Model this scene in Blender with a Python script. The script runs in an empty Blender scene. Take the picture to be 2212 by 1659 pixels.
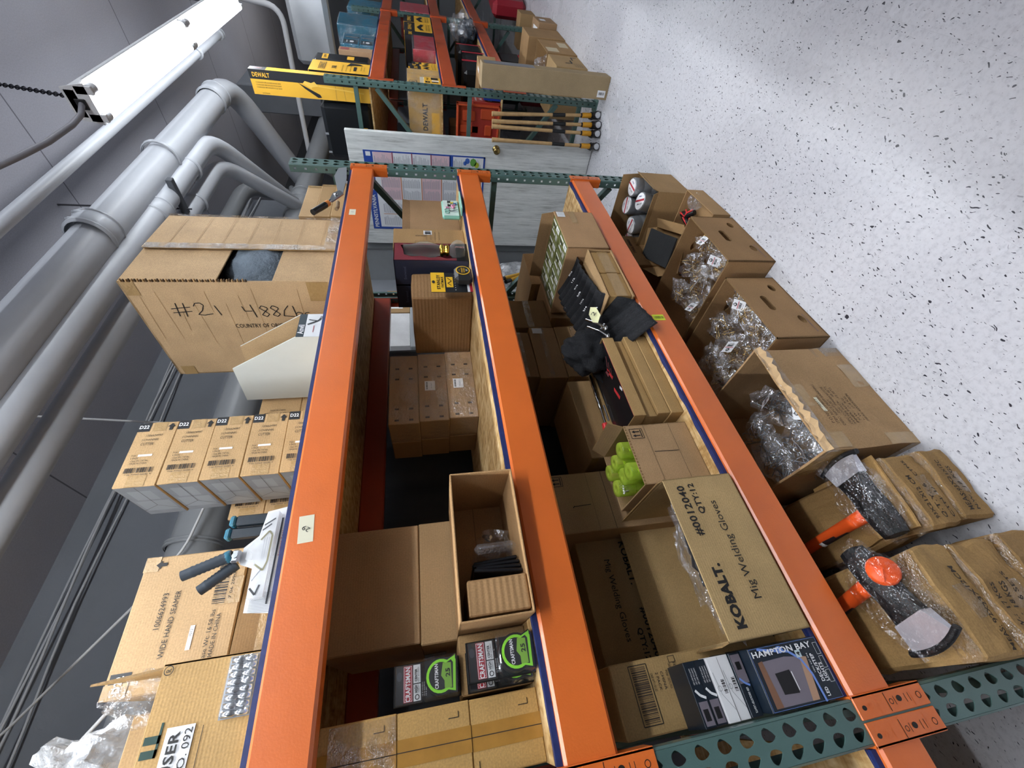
import bpy, math, random
from mathutils import Vector, Matrix, noise
random.seed(7)
PI = math.pi
R_ = math.radians
SC = bpy.context.scene
COL = SC.collection

# ------------------------------------------------------------------ camera
# taken with the phone turned: the picture's left is the room's up
YAW, PIT, ROLL = R_(51.413), R_(-11.459), R_(-2.786)
_f = Vector((math.cos(YAW)*math.cos(PIT), math.sin(YAW)*math.cos(PIT), math.sin(PIT)))
_r = _f.cross(Vector((0, 0, 1))).normalized(); _u = _r.cross(_f)
CR = _r*math.cos(ROLL)+_u*math.sin(ROLL); CU = -_r*math.sin(ROLL)+_u*math.cos(ROLL)
cam = bpy.data.cameras.new('camera'); camo = bpy.data.objects.new('camera', cam); COL.objects.link(camo)
_m = Matrix.Identity(4)
for i in range(3):
    _m[i][0] = -CU[i]; _m[i][1] = CR[i]; _m[i][2] = -_f[i]
_m.translation = Vector((0.1129, -1.0189, 1.48))
camo.matrix_world = _m
cam.sensor_width = 36; cam.sensor_fit = 'HORIZONTAL'; cam.lens = 36*875.12/2212
cam.clip_start = 0.02; cam.clip_end = 60
SC.camera = camo

# ------------------------------------------------------------------ world and exposure
w = bpy.data.worlds.new('world'); SC.world = w; w.use_nodes = True
w.node_tree.nodes['Background'].inputs[0].default_value = (.75, .8, 1, 1)
w.node_tree.nodes['Background'].inputs[1].default_value = .02
SC.view_settings.view_transform = 'Standard'
try: SC.view_settings.look = 'None'
except Exception: pass
SC.view_settings.exposure = 0.22
SC.view_settings.gamma = 1
SC.view_settings.use_curve_mapping = False
LIGHT_W = 29.0          # watts of each twin-tube fixture
LIGHT_COL = (.93, .97, 1.0)

# ------------------------------------------------------------------ materials
def lin(h):
    if isinstance(h, str):
        h = h.lstrip('#'); c = [int(h[i:i+2], 16)/255 for i in (0, 2, 4)]
    else: c = h
    return tuple(((v/12.92) if v <= .04045 else ((v+.055)/1.055)**2.4) for v in c)+(1,)
MATS = {}
def base(name):
    m = bpy.data.materials.new(name); m.use_nodes = True
    nt = m.node_tree; b = nt.nodes['Principled BSDF']
    return m, nt, b
def N(nt, t, **k):
    n = nt.nodes.new(t)
    for a, v in k.items():
        if isinstance(v, tuple) and a.startswith('i_'): pass
        setattr(n, a, v)
    return n
def coords(nt, scale=(1, 1, 1), rot=(0, 0, 0), kind='Object'):
    tc = nt.nodes.new('ShaderNodeTexCoord'); mp = nt.nodes.new('ShaderNodeMapping')
    mp.inputs['Scale'].default_value = scale; mp.inputs['Rotation'].default_value = rot
    nt.links.new(tc.outputs[kind], mp.inputs['Vector']); return mp.outputs[0]
def noise_n(nt, vec, scale, detail=3, rough=.5):
    n = nt.nodes.new('ShaderNodeTexNoise'); n.inputs['Scale'].default_value = scale
    n.inputs['Detail'].default_value = detail; n.inputs['Roughness'].default_value = rough
    nt.links.new(vec, n.inputs['Vector']); return n
def ramp(nt, fac, stops, interp='LINEAR'):
    r = nt.nodes.new('ShaderNodeValToRGB'); r.color_ramp.interpolation = interp
    e = r.color_ramp.elements
    while len(e) < len(stops): e.new(.5)
    for i, (p, c) in enumerate(stops):
        e[i].position = p; e[i].color = c if len(c) == 4 else tuple(c)+(1,)
    nt.links.new(fac, r.inputs['Fac']); return r
def mixc(nt, fac, a, b, mode='MIX'):
    m = nt.nodes.new('ShaderNodeMix'); m.data_type = 'RGBA'; m.blend_type = mode
    for s, v in ((m.inputs[0], fac), (m.inputs[6], a), (m.inputs[7], b)):
        if hasattr(v, 'links'): nt.links.new(v, s)
        else: s.default_value = v
    return m.outputs[2]
def bump(nt, b, h, strength=.3, dist=.01):
    n = nt.nodes.new('ShaderNodeBump'); n.inputs['Strength'].default_value = strength; n.inputs['Distance'].default_value = dist
    nt.links.new(h, n.inputs['Height']); nt.links.new(n.outputs[0], b.inputs['Normal']); return n
def P(name, col, rough=.5, metal=0, var=0.0, vs=8, bmp=0, bs=60, coat=0, emit=None, spec=None, trans=0, ior=1.45):
    if name in MATS: return MATS[name]
    m, nt, b = base(name); c = lin(col)
    b.inputs['Base Color'].default_value = c; b.inputs['Roughness'].default_value = rough; b.inputs['Metallic'].default_value = metal
    b.inputs['IOR'].default_value = ior
    if spec is not None: b.inputs['Specular IOR Level'].default_value = spec
    if coat: b.inputs['Coat Weight'].default_value = coat; b.inputs['Coat Roughness'].default_value = .08
    if trans: b.inputs['Transmission Weight'].default_value = trans
    if var or bmp:
        v = coords(nt)
        if var:
            n = noise_n(nt, v, vs, 5, .6)
            dk = tuple(x*(1-var) for x in c[:3])+(1,); lt = tuple(min(1, x*(1+var*.6)) for x in c[:3])+(1,)
            r = ramp(nt, n.outputs[0], [(.3, dk), (.7, lt)]); nt.links.new(r.outputs[0], b.inputs['Base Color'])
        if bmp:
            n2 = noise_n(nt, v, bs, 4, .6); bump(nt, b, n2.outputs[0], bmp)
    if emit:
        b.inputs['Emission Color'].default_value = lin(emit[0]); b.inputs['Emission Strength'].default_value = emit[1]
    MATS[name] = m; return m
def card(col='#b39368', name=None, corr=0):
    """cardboard: fine fibre, faint flute lines, soft stains"""
    name = name or 'cardboard_'+col.lstrip('#')+('_f' if corr else '')
    if name in MATS: return MATS[name]
    m, nt, b = base(name); c = lin(col); v = coords(nt)
    n = noise_n(nt, v, 5, 4, .6); f = noise_n(nt, v, 260, 2, .5)
    dk = tuple(x*.84 for x in c[:3])+(1,); lt = tuple(min(1, x*1.08) for x in c[:3])+(1,)
    r = ramp(nt, n.outputs[0], [(.3, dk), (.7, lt)])
    r2 = ramp(nt, f.outputs[0], [(.35, (.86, .86, .86, 1)), (.65, (1.06, 1.05, 1.04, 1))])
    o = mixc(nt, 1.0, r.outputs[0], r2.outputs[0], 'MULTIPLY'); nt.links.new(o, b.inputs['Base Color'])
    b.inputs['Roughness'].default_value = .78; b.inputs['Specular IOR Level'].default_value = .3
    wv = nt.nodes.new('ShaderNodeTexWave'); wv.inputs['Scale'].default_value = 48 if not corr else 22
    wv.inputs['Distortion'].default_value = .6; wv.bands_direction = 'Z' if corr != 2 else 'X'
    nt.links.new(v, wv.inputs['Vector'])
    n3 = noise_n(nt, v, 9, 3)
    ad = nt.nodes.new('ShaderNodeMath'); ad.operation = 'MULTIPLY_ADD'
    nt.links.new(wv.outputs['Fac'], ad.inputs[0]); ad.inputs[1].default_value = .05 if not corr else .3; nt.links.new(n3.outputs[0], ad.inputs[2])
    bump(nt, b, ad.outputs[0], .35, .006)
    MATS[name] = m; return m
def film(name='plastic_film', alpha=.22, col='#e8ecf0', rough=.12, bs=45, bstr=.8, milk=.3):
    if name in MATS: return MATS[name]
    m, nt, b = base(name); nt.nodes.remove(b)
    out = nt.nodes['Material Output']
    tr = nt.nodes.new('ShaderNodeBsdfTransparent'); pr = nt.nodes.new('ShaderNodeBsdfPrincipled'); gl = nt.nodes.new('ShaderNodeBsdfGlossy')
    pr.inputs['Base Color'].default_value = lin(col); pr.inputs['Roughness'].default_value = max(rough, .2)
    gl.inputs['Roughness'].default_value = rough; gl.inputs['Color'].default_value = (.95, .97, 1, 1)
    v = coords(nt); n = noise_n(nt, v, bs, 3, .7); n2 = noise_n(nt, v, bs*.35, 2, .5)
    bm = nt.nodes.new('ShaderNodeBump'); bm.inputs['Strength'].default_value = bstr; bm.inputs['Distance'].default_value = .02
    nt.links.new(n.outputs[0], bm.inputs['Height']); nt.links.new(bm.outputs[0], pr.inputs['Normal']); nt.links.new(bm.outputs[0], gl.inputs['Normal'])
    m0 = nt.nodes.new('ShaderNodeMixShader'); m0.inputs[0].default_value = milk; nt.links.new(gl.outputs[0], m0.inputs[1]); nt.links.new(pr.outputs[0], m0.inputs[2])
    fr = ramp(nt, n2.outputs[0], [(.42, (alpha*.55,)*3), (.62, (min(1, alpha*2.0),)*3)])
    mx = nt.nodes.new('ShaderNodeMixShader'); nt.links.new(fr.outputs[0], mx.inputs[0])
    nt.links.new(tr.outputs[0], mx.inputs[1]); nt.links.new(m0.outputs[0], mx.inputs[2]); nt.links.new(mx.outputs[0], out.inputs['Surface'])
    MATS[name] = m; return m
def glassy(name, col, alpha=.35, rough=.05, fk=.5):
    if name in MATS: return MATS[name]
    m, nt, b = base(name)
    out = nt.nodes['Material Output']; b.inputs['Base Color'].default_value = lin(col); b.inputs['Roughness'].default_value = rough
    b.inputs['Specular IOR Level'].default_value = .8
    tr = nt.nodes.new('ShaderNodeBsdfTransparent'); tr.inputs[0].default_value = tuple(.5+.5*x for x in lin(col)[:3])+(1,)
    lw = nt.nodes.new('ShaderNodeLayerWeight'); lw.inputs[0].default_value = .45
    mm = nt.nodes.new('ShaderNodeMath'); mm.operation = 'MULTIPLY_ADD'; nt.links.new(lw.outputs['Facing'], mm.inputs[0])
    mm.inputs[1].default_value = fk; mm.inputs[2].default_value = alpha; mm.use_clamp = True
    mx = nt.nodes.new('ShaderNodeMixShader'); nt.links.new(mm.outputs[0], mx.inputs[0])
    nt.links.new(tr.outputs[0], mx.inputs[1]); nt.links.new(b.outputs[0], mx.inputs[2]); nt.links.new(mx.outputs[0], out.inputs['Surface'])
    MATS[name] = m; return m

INK = P('black_ink', '#1d1c1c', .6); INKB = P('brown_ink', '#3a2f26', .7); INKL = P('faded_ink', '#6d5a45', .8)
WHITE = P('white_paper', '#e9eaec', .55); GREY = P('grey_print', '#8c8f94', .6)
TAPE = P('packing_tape_brown', '#a98a5c', .18, var=.12, vs=30, bmp=.25, bs=90, coat=.5)
TAPEC = film('clear_tape', .3, '#b59c74', .1, 60, 1.0, .5)
FILM = film(alpha=.16, rough=.07, bs=34, bstr=1.0)
FILMT = film('tight_film', .06, '#e8ecf2', .08, 30, 1.0, .0)
FILMB = film('bag_film', .2, '#e8ecf2', .06, 22, 1.0)
WRAP = film('wrap_film', .13, '#eef2f6', .05, 38, 1.0)
FILMW = film('white_bag_film', .6, '#eceff2', .2, 30, .8, .8)
RED = P('red_print', '#b02a38', .45); YEL = P('yellow_print', '#e8b62a', .42); BLK = P('black_plastic', '#17181a', .38)
BLKM = P('black_print', '#1b1d20', .5); CHROME = P('chrome', '#d8dade', .14, 1); STEEL = P('steel', '#9ea2a6', .32, 1)
BRASS = P('brass_wire', '#c9a765', .25, 1)
RUB = P('black_rubber', '#1e1f22', .55, bmp=.3, bs=120)

# painted steel
def paint(name, col, scr=.1, rough=.3):
    if name in MATS: return MATS[name]
    m, nt, b = base(name); c = lin(col); v = coords(nt, kind='Object')
    n = noise_n(nt, v, 3, 4, .6); r = ramp(nt, n.outputs[0], [(.3, tuple(x*.88 for x in c[:3])+(1,)), (.7, tuple(min(1, x*1.06) for x in c[:3])+(1,))])
    s = noise_n(nt, coords(nt, (14, 70, 70)), 1.5, 4, .75); rs = ramp(nt, s.outputs[0], [(.68+scr*.3, (0, 0, 0, 1)), (.75+scr*.3, (1, 1, 1, 1))])
    o = mixc(nt, rs.outputs[0], r.outputs[0], lin('#3a2d28')); nt.links.new(o, b.inputs['Base Color'])
    b.inputs['Roughness'].default_value = rough; b.inputs['Coat Weight'].default_value = .35; b.inputs['Coat Roughness'].default_value = .18
    n2 = noise_n(nt, v, 220, 2); bump(nt, b, n2.outputs[0], .12, .002)
    MATS[name] = m; return m
ORANGE = paint('orange_paint', '#d96c2a', .1, .33)
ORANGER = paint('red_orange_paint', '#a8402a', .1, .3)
ORANGE2 = paint('far_orange_paint', '#c2552c', .1, .25)
TEAL = paint('teal_paint', '#4d6a66', .05, .38)

def osb():
    m, nt, b = base('osb_board'); v = coords(nt, (1, 1, 1))
    w1 = noise_n(nt, coords(nt, (9, 45, 45)), 1.0, 4, .65); w2 = noise_n(nt, coords(nt, (40, 12, 12), (0, 0, .5)), 1.2, 4, .6)
    vo = nt.nodes.new('ShaderNodeTexVoronoi'); vo.inputs['Scale'].default_value = 16; nt.links.new(coords(nt, (.6, 2.2, 2.2), (0, 0, .3)), vo.inputs['Vector'])
    mx = mixc(nt, vo.outputs['Distance'], w1.outputs[0], w2.outputs[0])
    r = ramp(nt, mx, [(.3, lin('#7d5a30')), (.45, lin('#b99259')), (.6, lin('#dcbf8c')), (.75, lin('#e9d6ab'))])
    nt.links.new(r.outputs[0], b.inputs['Base Color']); b.inputs['Roughness'].default_value = .7
    bump(nt, b, mx, .5, .004); MATS['osb'] = m; return m
OSB = osb(); BLUE = P('blue_edge_paint', '#1f2f66', .5, var=.3, vs=60)

# ------------------------------------------------------------------ mesh builder
_tc = {}
def text_mesh(s, bold):
    k = (s, bold)
    if k in _tc: return _tc[k]
    cu = bpy.data.curves.new('txt', 'FONT'); cu.body = s; cu.size = 1; cu.resolution_u = 2; cu.fill_mode = 'FRONT'
    cu.offset = .055 if bold == 2 else (.024 if bold else 0.0); cu.space_character = 1.06 if bold else 1.0
    ob = bpy.data.objects.new('txt', cu); COL.objects.link(ob)
    dg = bpy.context.evaluated_depsgraph_get(); me = ob.evaluated_get(dg).to_mesh()
    vs = [(v.co.x, v.co.y) for v in me.vertices]; fs = [tuple(p.vertices) for p in me.polygons]
    ob.evaluated_get(dg).to_mesh_clear(); bpy.data.objects.remove(ob); bpy.data.curves.remove(cu)
    if vs:
        x0 = min(v[0] for v in vs); x1 = max(v[0] for v in vs); y0 = min(v[1] for v in vs); y1 = max(v[1] for v in vs)
    else: x0 = y0 = 0; x1 = y1 = 1
    W = max(x1-x0, 1e-6); H = max(y1-y0, 1e-6)
    vs = [((x-x0)/W-.5, (y-y0)/H-.5) for x, y in vs]
    _tc[k] = (vs, fs, W/H); return _tc[k]

class MB:
    def __init__(s): s.v = []; s.f = []; s.m = []; s.mats = []; s.sm = []
    def mi(s, mat):
        if mat not in s.mats: s.mats.append(mat)
        return s.mats.index(mat)
    def add(s, vs, fs, mat, smooth=False):
        o = len(s.v); s.v += [tuple(v) for v in vs]; k = s.mi(mat)
        for f in fs: s.f.append(tuple(i+o for i in f)); s.m.append(k); s.sm.append(smooth)
        return s
    def grid(s, O, A, B, na, nb, mat, smooth=False):
        O, A, B = Vector(O), Vector(A), Vector(B)
        vs = [O+A*(i/na)+B*(j/nb) for j in range(nb+1) for i in range(na+1)]
        fs = [(j*(na+1)+i, j*(na+1)+i+1, (j+1)*(na+1)+i+1, (j+1)*(na+1)+i) for j in range(nb) for i in range(na)]
        return s.add(vs, fs, mat, smooth)
    def box(s, x0, x1, y0, y1, z0, z1, mat, r=0, n=1, mats=None):
        """box, edges chamfered by r; n > 1 splits faces for bending. mats: {'front':..,'left':..,'top':..}"""
        mats = mats or {}
        r = min(r, (x1-x0)*.4, (y1-y0)*.4, (z1-z0)*.4)
        a, b, c = x0+r, y0+r, z0+r; A, B, C_ = x1-r, y1-r, z1-r
        g = lambda nm: mats.get(nm, mat)
        s.grid((a, y0, c), (A-a, 0, 0), (0, 0, C_-c), n, n, g('front'))
        s.grid((A, y1, c), (a-A, 0, 0), (0, 0, C_-c), n, n, g('back'))
        s.grid((x0, B, c), (0, b-B, 0), (0, 0, C_-c), n, n, g('left'))
        s.grid((x1, b, c), (0, B-b, 0), (0, 0, C_-c), n, n, g('right'))
        s.grid((a, b, z1), (A-a, 0, 0), (0, B-b, 0), n, n, g('top'))
        s.grid((a, B, z0), (A-a, 0, 0), (0, b-B, 0), n, n, g('bottom'))
        if r > 0:
            def strip(p, q, d):   # bevel strip from edge p..q offset pairs
                s.grid(p, Vector(q)-Vector(p), d, n, 1, mat)
            # along x
            for (ya, za, yb, zb) in ((y0, c, b, z0), (b, z1, y0, C_), (y1, C_, B, z1), (B, z0, y1, c)):
                s.grid((a, ya, za), (A-a, 0, 0), (0, yb-ya, zb-za), n, 1, mat)
            for (xa, za, xb, zb) in ((x0, c, a, z0), (a, z1, x0, C_), (x1, C_, A, z1), (A, z0, x1, c)):
                s.grid((xa, b, za), (0, B-b, 0), (xb-xa, 0, zb-za), n, 1, mat)
            for (xa, ya, xb, yb) in ((x0, b, a, y0), (a, y1, x0, B), (x1, B, A, y1), (A, y0, x1, b)):
                s.grid((xa, ya, c), (0, 0, C_-c), (xb-xa, yb-ya, 0), n, 1, mat)
            for X, XX in ((x0, a), (x1, A)):
                for Y, YY in ((y0, b), (y1, B)):
                    for Z, ZZ in ((z0, c), (z1, C_)):
                        s.add([(X, YY, ZZ), (XX, Y, ZZ), (XX, YY, Z)], [(0, 1, 2)], mat)
        return s
    def poly(s, pts, mat): return s.add(pts, [tuple(range(len(pts)))], mat)
    def prism(s, pts, d, mat, side=None):
        """polygon (3D points) extruded by vector d"""
        n = len(pts); d = Vector(d); q = [Vector(p)+d for p in pts]
        s.add(list(pts)+q, [tuple(range(n)), tuple(range(2*n-1, n-1, -1))], mat)
        s.add(list(pts)+q, [(i, (i+1) % n, n+(i+1) % n, n+i) for i in range(n)], side or mat); return s
    def tube(s, pts, r, mat, n=8, caps=True, smooth=True, rr=None, closed=False):
        pts = [Vector(p) for p in pts]; k = len(pts); rings = []
        t0 = (pts[1]-pts[0]).normalized(); up = Vector((0, 0, 1)) if abs(t0.z) < .9 else Vector((1, 0, 0))
        nx = t0.cross(up).normalized()
        for i, p in enumerate(pts):
            if i == 0: t = pts[1]-pts[0]
            elif i == k-1: t = pts[-1]-pts[-2]
            else: t = (pts[i+1]-pts[i]).normalized()+(pts[i]-pts[i-1]).normalized()
            t = t.normalized() if t.length > 1e-9 else t0
            nx = (nx-t*nx.dot(t)); nx = nx.normalized() if nx.length > 1e-6 else t.orthogonal().normalized()
            ny = t.cross(nx); q = r if rr is None else rr[i]
            rings.append([p+(nx*math.cos(a)+ny*math.sin(a))*q for a in [2*PI*j/n for j in range(n)]])
        vs = [v for R in rings for v in R]
        fs = [(i*n+j, i*n+(j+1) % n, (i+1)*n+(j+1) % n, (i+1)*n+j) for i in range(k-1) for j in range(n)]
        s.add(vs, fs, mat, smooth)
        if caps:
            s.add(rings[0], [tuple(range(n-1, -1, -1))], mat); s.add(rings[-1], [tuple(range(n))], mat)
        return s
    def lathe(s, prof, c, axis, mat, n=20, smooth=True):
        """prof: [(radius, height)] around axis through c"""
        ax = Vector(axis).normalized(); c = Vector(c); u = ax.orthogonal().normalized(); w_ = ax.cross(u)
        vs = [c+ax*h+(u*math.cos(2*PI*j/n)+w_*math.sin(2*PI*j/n))*r for r, h in prof for j in range(n)]
        fs = [(i*n+j, i*n+(j+1) % n, (i+1)*n+(j+1) % n, (i+1)*n+j) for i in range(len(prof)-1) for j in range(n)]
        return s.add(vs, fs, mat, smooth)
    def blob(s, c, rad, mat, n=3, amp=.25, fr=3, seed=0, smooth=True, flat=None):
        import bmesh
        bm = bmesh.new(); bmesh.ops.create_icosphere(bm, subdivisions=n, radius=1)
        off = Vector((seed*3.7, seed*1.3, -seed*2.1)); vs = []
        for v in bm.verts:
            p = v.co.copy(); k = 1+amp*noise.noise(p*fr+off)+amp*.5*abs(noise.noise(p*fr*2.3+off))-amp*.2
            q = Vector((p.x*rad[0]*k, p.y*rad[1]*k, p.z*rad[2]*k))
            if flat is not None and q.z < -rad[2]*flat: q.z = -rad[2]*flat
            vs.append(Vector(c)+q)
        bm.faces.ensure_lookup_table(); fs = [tuple(v.index for v in f.verts) for f in bm.faces]
        bm.free(); return s.add(vs, fs, mat, smooth)
    def build(s, name, parent=None, loc=None, rz=0, defo=None, label=None, cat=None, group=None, kind=None, solid=0, sub=0, rot=None):
        me = bpy.data.meshes.new(name)
        vs = [tuple(defo(Vector(v))) for v in s.v] if defo else s.v
        me.from_pydata(vs, [], s.f)
        for m in s.mats: me.materials.append(m)
        me.polygons.foreach_set('material_index', s.m); me.polygons.foreach_set('use_smooth', s.sm); me.update()
        o = bpy.data.objects.new(name, me); COL.objects.link(o)
        if parent: o.parent = parent
        if loc: o.location = loc
        if rz: o.rotation_euler = (0, 0, R_(rz))
        if rot: o.rotation_euler = [R_(a) for a in rot]
        for k, v in (('label', label), ('category', cat), ('group', group), ('kind', kind)):
            if v: o[k] = v
        if solid:
            md = o.modifiers.new('solid', 'SOLIDIFY'); md.thickness = solid; md.offset = 0
        if sub:
            md = o.modifiers.new('sub', 'SUBSURF'); md.levels = sub; md.render_levels = sub
        return o
def thing(name, label, cat, loc=(0, 0, 0), rz=0, group=None, rot=None):
    o = bpy.data.objects.new(name, None); COL.objects.link(o); o.empty_display_size = .05
    o.location = loc; o.rotation_euler = (0, 0, R_(rz))
    if rot: o.rotation_euler = [R_(a) for a in rot]
    o['label'] = label; o['category'] = cat
    if group: o['group'] = group
    return o
def dup(root, loc=None, rz=None, label=None, rot=None):
    def cp(o, par):
        c = o.copy(); COL.objects.link(c); c.parent = par
        for ch in [q for q in o.children]: cp(ch, c)
        return c
    r = cp(root, None)
    if loc: r.location = loc
    if rz is not None: r.rotation_euler = (0, 0, R_(rz))
    if rot: r.rotation_euler = [R_(a) for a in rot]
    if label: r['label'] = label
    return r

class Fr:
    """a flat frame on a face: print, stickers and tape are laid on it. a right, b up as one looks at the face"""
    def __init__(s, mb, O, ex, ey, off=.0009, seg=1):
        s.mb = mb; s.O = Vector(O); s.ex = Vector(ex).normalized(); s.ey = Vector(ey).normalized(); s.n = s.ex.cross(s.ey); s.off = off; s.seg = seg
    def at(s, a, b, k=1): return s.O+s.ex*a+s.ey*b+s.n*s.off*k
    def T(s, t, a, b, W, H, rot=0, mat=INK, bold=False, k=2):
        vs, fs, asp = text_mesh(t, bold); c, q = math.cos(R_(rot)), math.sin(R_(rot))
        if W is None: W = H*asp
        s.mb.add([s.at(a+x*W*c-y*H*q, b+x*W*q+y*H*c, k) for x, y in vs], fs, mat); return s
    def R(s, a0, b0, a1, b1, mat, k=1, rot=0):
        if rot:
            ca, cb = (a0+a1)/2, (b0+b1)/2; c, q = math.cos(R_(rot)), math.sin(R_(rot))
            pts = [(ca+(x-ca)*c-(y-cb)*q, cb+(x-ca)*q+(y-cb)*c) for x, y in ((a0, b0), (a1, b0), (a1, b1), (a0, b1))]
            return s.P(pts, mat, k)
        O = s.at(a0, b0, k); s.mb.grid(O, s.ex*(a1-a0), s.ey*(b1-b0), s.seg, s.seg, mat); return s
    def P(s, pts, mat, k=1):
        s.mb.poly([s.at(a, b, k) for a, b in pts], mat); return s
    def bar(s, a0, b0, a1, b1, mat=INK, n=26, up=False, k=2, seed=3):
        rd = random.Random(seed); t = 0; L_ = (b1-b0) if up else (a1-a0); st = L_/n
        while t < L_-st*.5:
            w_ = st*rd.choice((.3, .45, .75, 1.0)); w_ = min(w_, L_-t)
            if up: s.R(a0, b0+t, a1, b0+t+w_, mat, k)
            else: s.R(a0+t, b0, a0+t+w_, b1, mat, k)
            t += w_+st*rd.choice((.3, .5, .8))
        return s
    def D(s, a, b, r, mat, k=2, n=20, sx=1): return s.P([(a+r*sx*math.cos(2*PI*i/n), b+r*math.sin(2*PI*i/n)) for i in range(n)], mat, k)
    def ring(s, a, b, r, t, mat, k=3, n=24, sx=1):
        o = [s.at(a+r*sx*math.cos(2*PI*i/n), b+r*math.sin(2*PI*i/n), k) for i in range(n)]; q = [s.at(a+(r-t)*sx*math.cos(2*PI*i/n), b+(r-t)*math.sin(2*PI*i/n), k) for i in range(n)]
        s.mb.add(o+q, [(i, (i+1) % n, n+(i+1) % n, n+i) for i in range(n)], mat); return s
    def line(s, a0, b0, a1, b1, t, mat, k=2):
        d = Vector((a1-a0, b1-b0)); p = Vector((-d.y, d.x)).normalized()*t/2
        return s.P([(a0+p.x, b0+p.y), (a0-p.x, b0-p.y), (a1-p.x, b1-p.y), (a1+p.x, b1+p.y)], mat, k)
    def path(s, pts, t, mat, k=2):
        for (a, b), (c, d) in zip(pts, pts[1:]): s.line(a, b, c, d, t, mat, k)
        return s
    def frame(s, a0, b0, a1, b1, t, mat, k=2):
        return s.path([(a0, b0), (a1, b0), (a1, b1), (a0, b1), (a0, b0)], t, mat, k)
    def arrow(s, a, b, h, rot=0, mat=INK, k=2):
        c, q = math.cos(R_(rot)), math.sin(R_(rot))
        tr = lambda x, y: (a+(x*c-y*q)*h, b+(x*q+y*c)*h)
        s.P([tr(-.42, 0), tr(.42, 0), tr(0, .5)], mat, k); s.P([tr(-.17, -.5), tr(.17, -.5), tr(.17, 0), tr(-.17, 0)], mat, k); return s
def faces(mb, w, d, h, seg=1):
    return dict(front=Fr(mb, (0, 0, 0), (1, 0, 0), (0, 0, 1), seg=seg), left=Fr(mb, (0, d, 0), (0, -1, 0), (0, 0, 1), seg=seg),
                right=Fr(mb, (w, 0, 0), (0, 1, 0), (0, 0, 1), seg=seg), top=Fr(mb, (0, 0, h), (1, 0, 0), (0, 1, 0), seg=seg),
                back=Fr(mb, (w, d, 0), (-1, 0, 0), (0, 0, 1), seg=seg))
def wob(amp, fr=6, seed=0, lo=None):
    off = Vector((seed*5.1, seed*2.3, seed*1.7))
    def f(p):
        q = p*fr+off
        q2 = q*2.9
        o = Vector((noise.noise(q), noise.noise(q+Vector((9, 3, 1))), noise.noise(q+Vector((4, 8, 6)))))*amp+Vector((noise.noise(q2), noise.noise(q2+Vector((9, 3, 1))), noise.noise(q2+Vector((4, 8, 6)))))*amp*.4
        if lo is not None and p.z <= lo+.003: o.z = abs(o.z)*.0
        return p+o
    return f
CARDS = ['#b8966a', '#b39268', '#ad8d63', '#bd9c72', '#b08c5e']
def carton(label, loc, w, d, h, rz=0, col=None, deco=None, tape=None, group=None, defo=None, r=.003, n=1, name='cardboard_box', cat='box', mats=None, parts=None, wrap=False, rot=None, corr=0):
    """closed carton: an Empty with body (+ tape, labels) as parts. tape: list of (face, a0,b0,a1,b1[,material])"""
    c = card(col or random.choice(CARDS), corr=corr)
    t = thing(name, label, cat, loc, rz, group, rot)
    seg = n if defo else 1
    mb = MB(); mb.box(0, w, 0, d, 0, h, c, r, n, mats); F = faces(mb, w, d, h, seg)
    if deco: deco(F, w, d, h)
    mb.build('body', t, defo=defo)
    if tape:
        for q in tape:
            mt = MB(); G = faces(mt, w, d, h, seg); G[q[0]].R(*q[1:5], q[5] if len(q) > 5 else TAPE, 1.5); mt.build('packing_tape', t, defo=defo)
    if parts:
        for nm, fn in parts:
            mp = MB(); fn(faces(mp, w, d, h, seg), w, d, h); mp.build(nm, t, defo=defo)
    if wrap:
        mw = MB(); mw.box(-.003, w+.003, -.003, d+.003, .0005, h+.003, WRAP, .004, max(n, 2)); mw.build('plastic_wrap', t, defo=defo)
    return t
def seams(F, w, d, h, which='front', b=None, mat=None):
    """top flap slit of a closed carton"""
    F[which].line(0, b, w, b, .0015, INKB)
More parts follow.
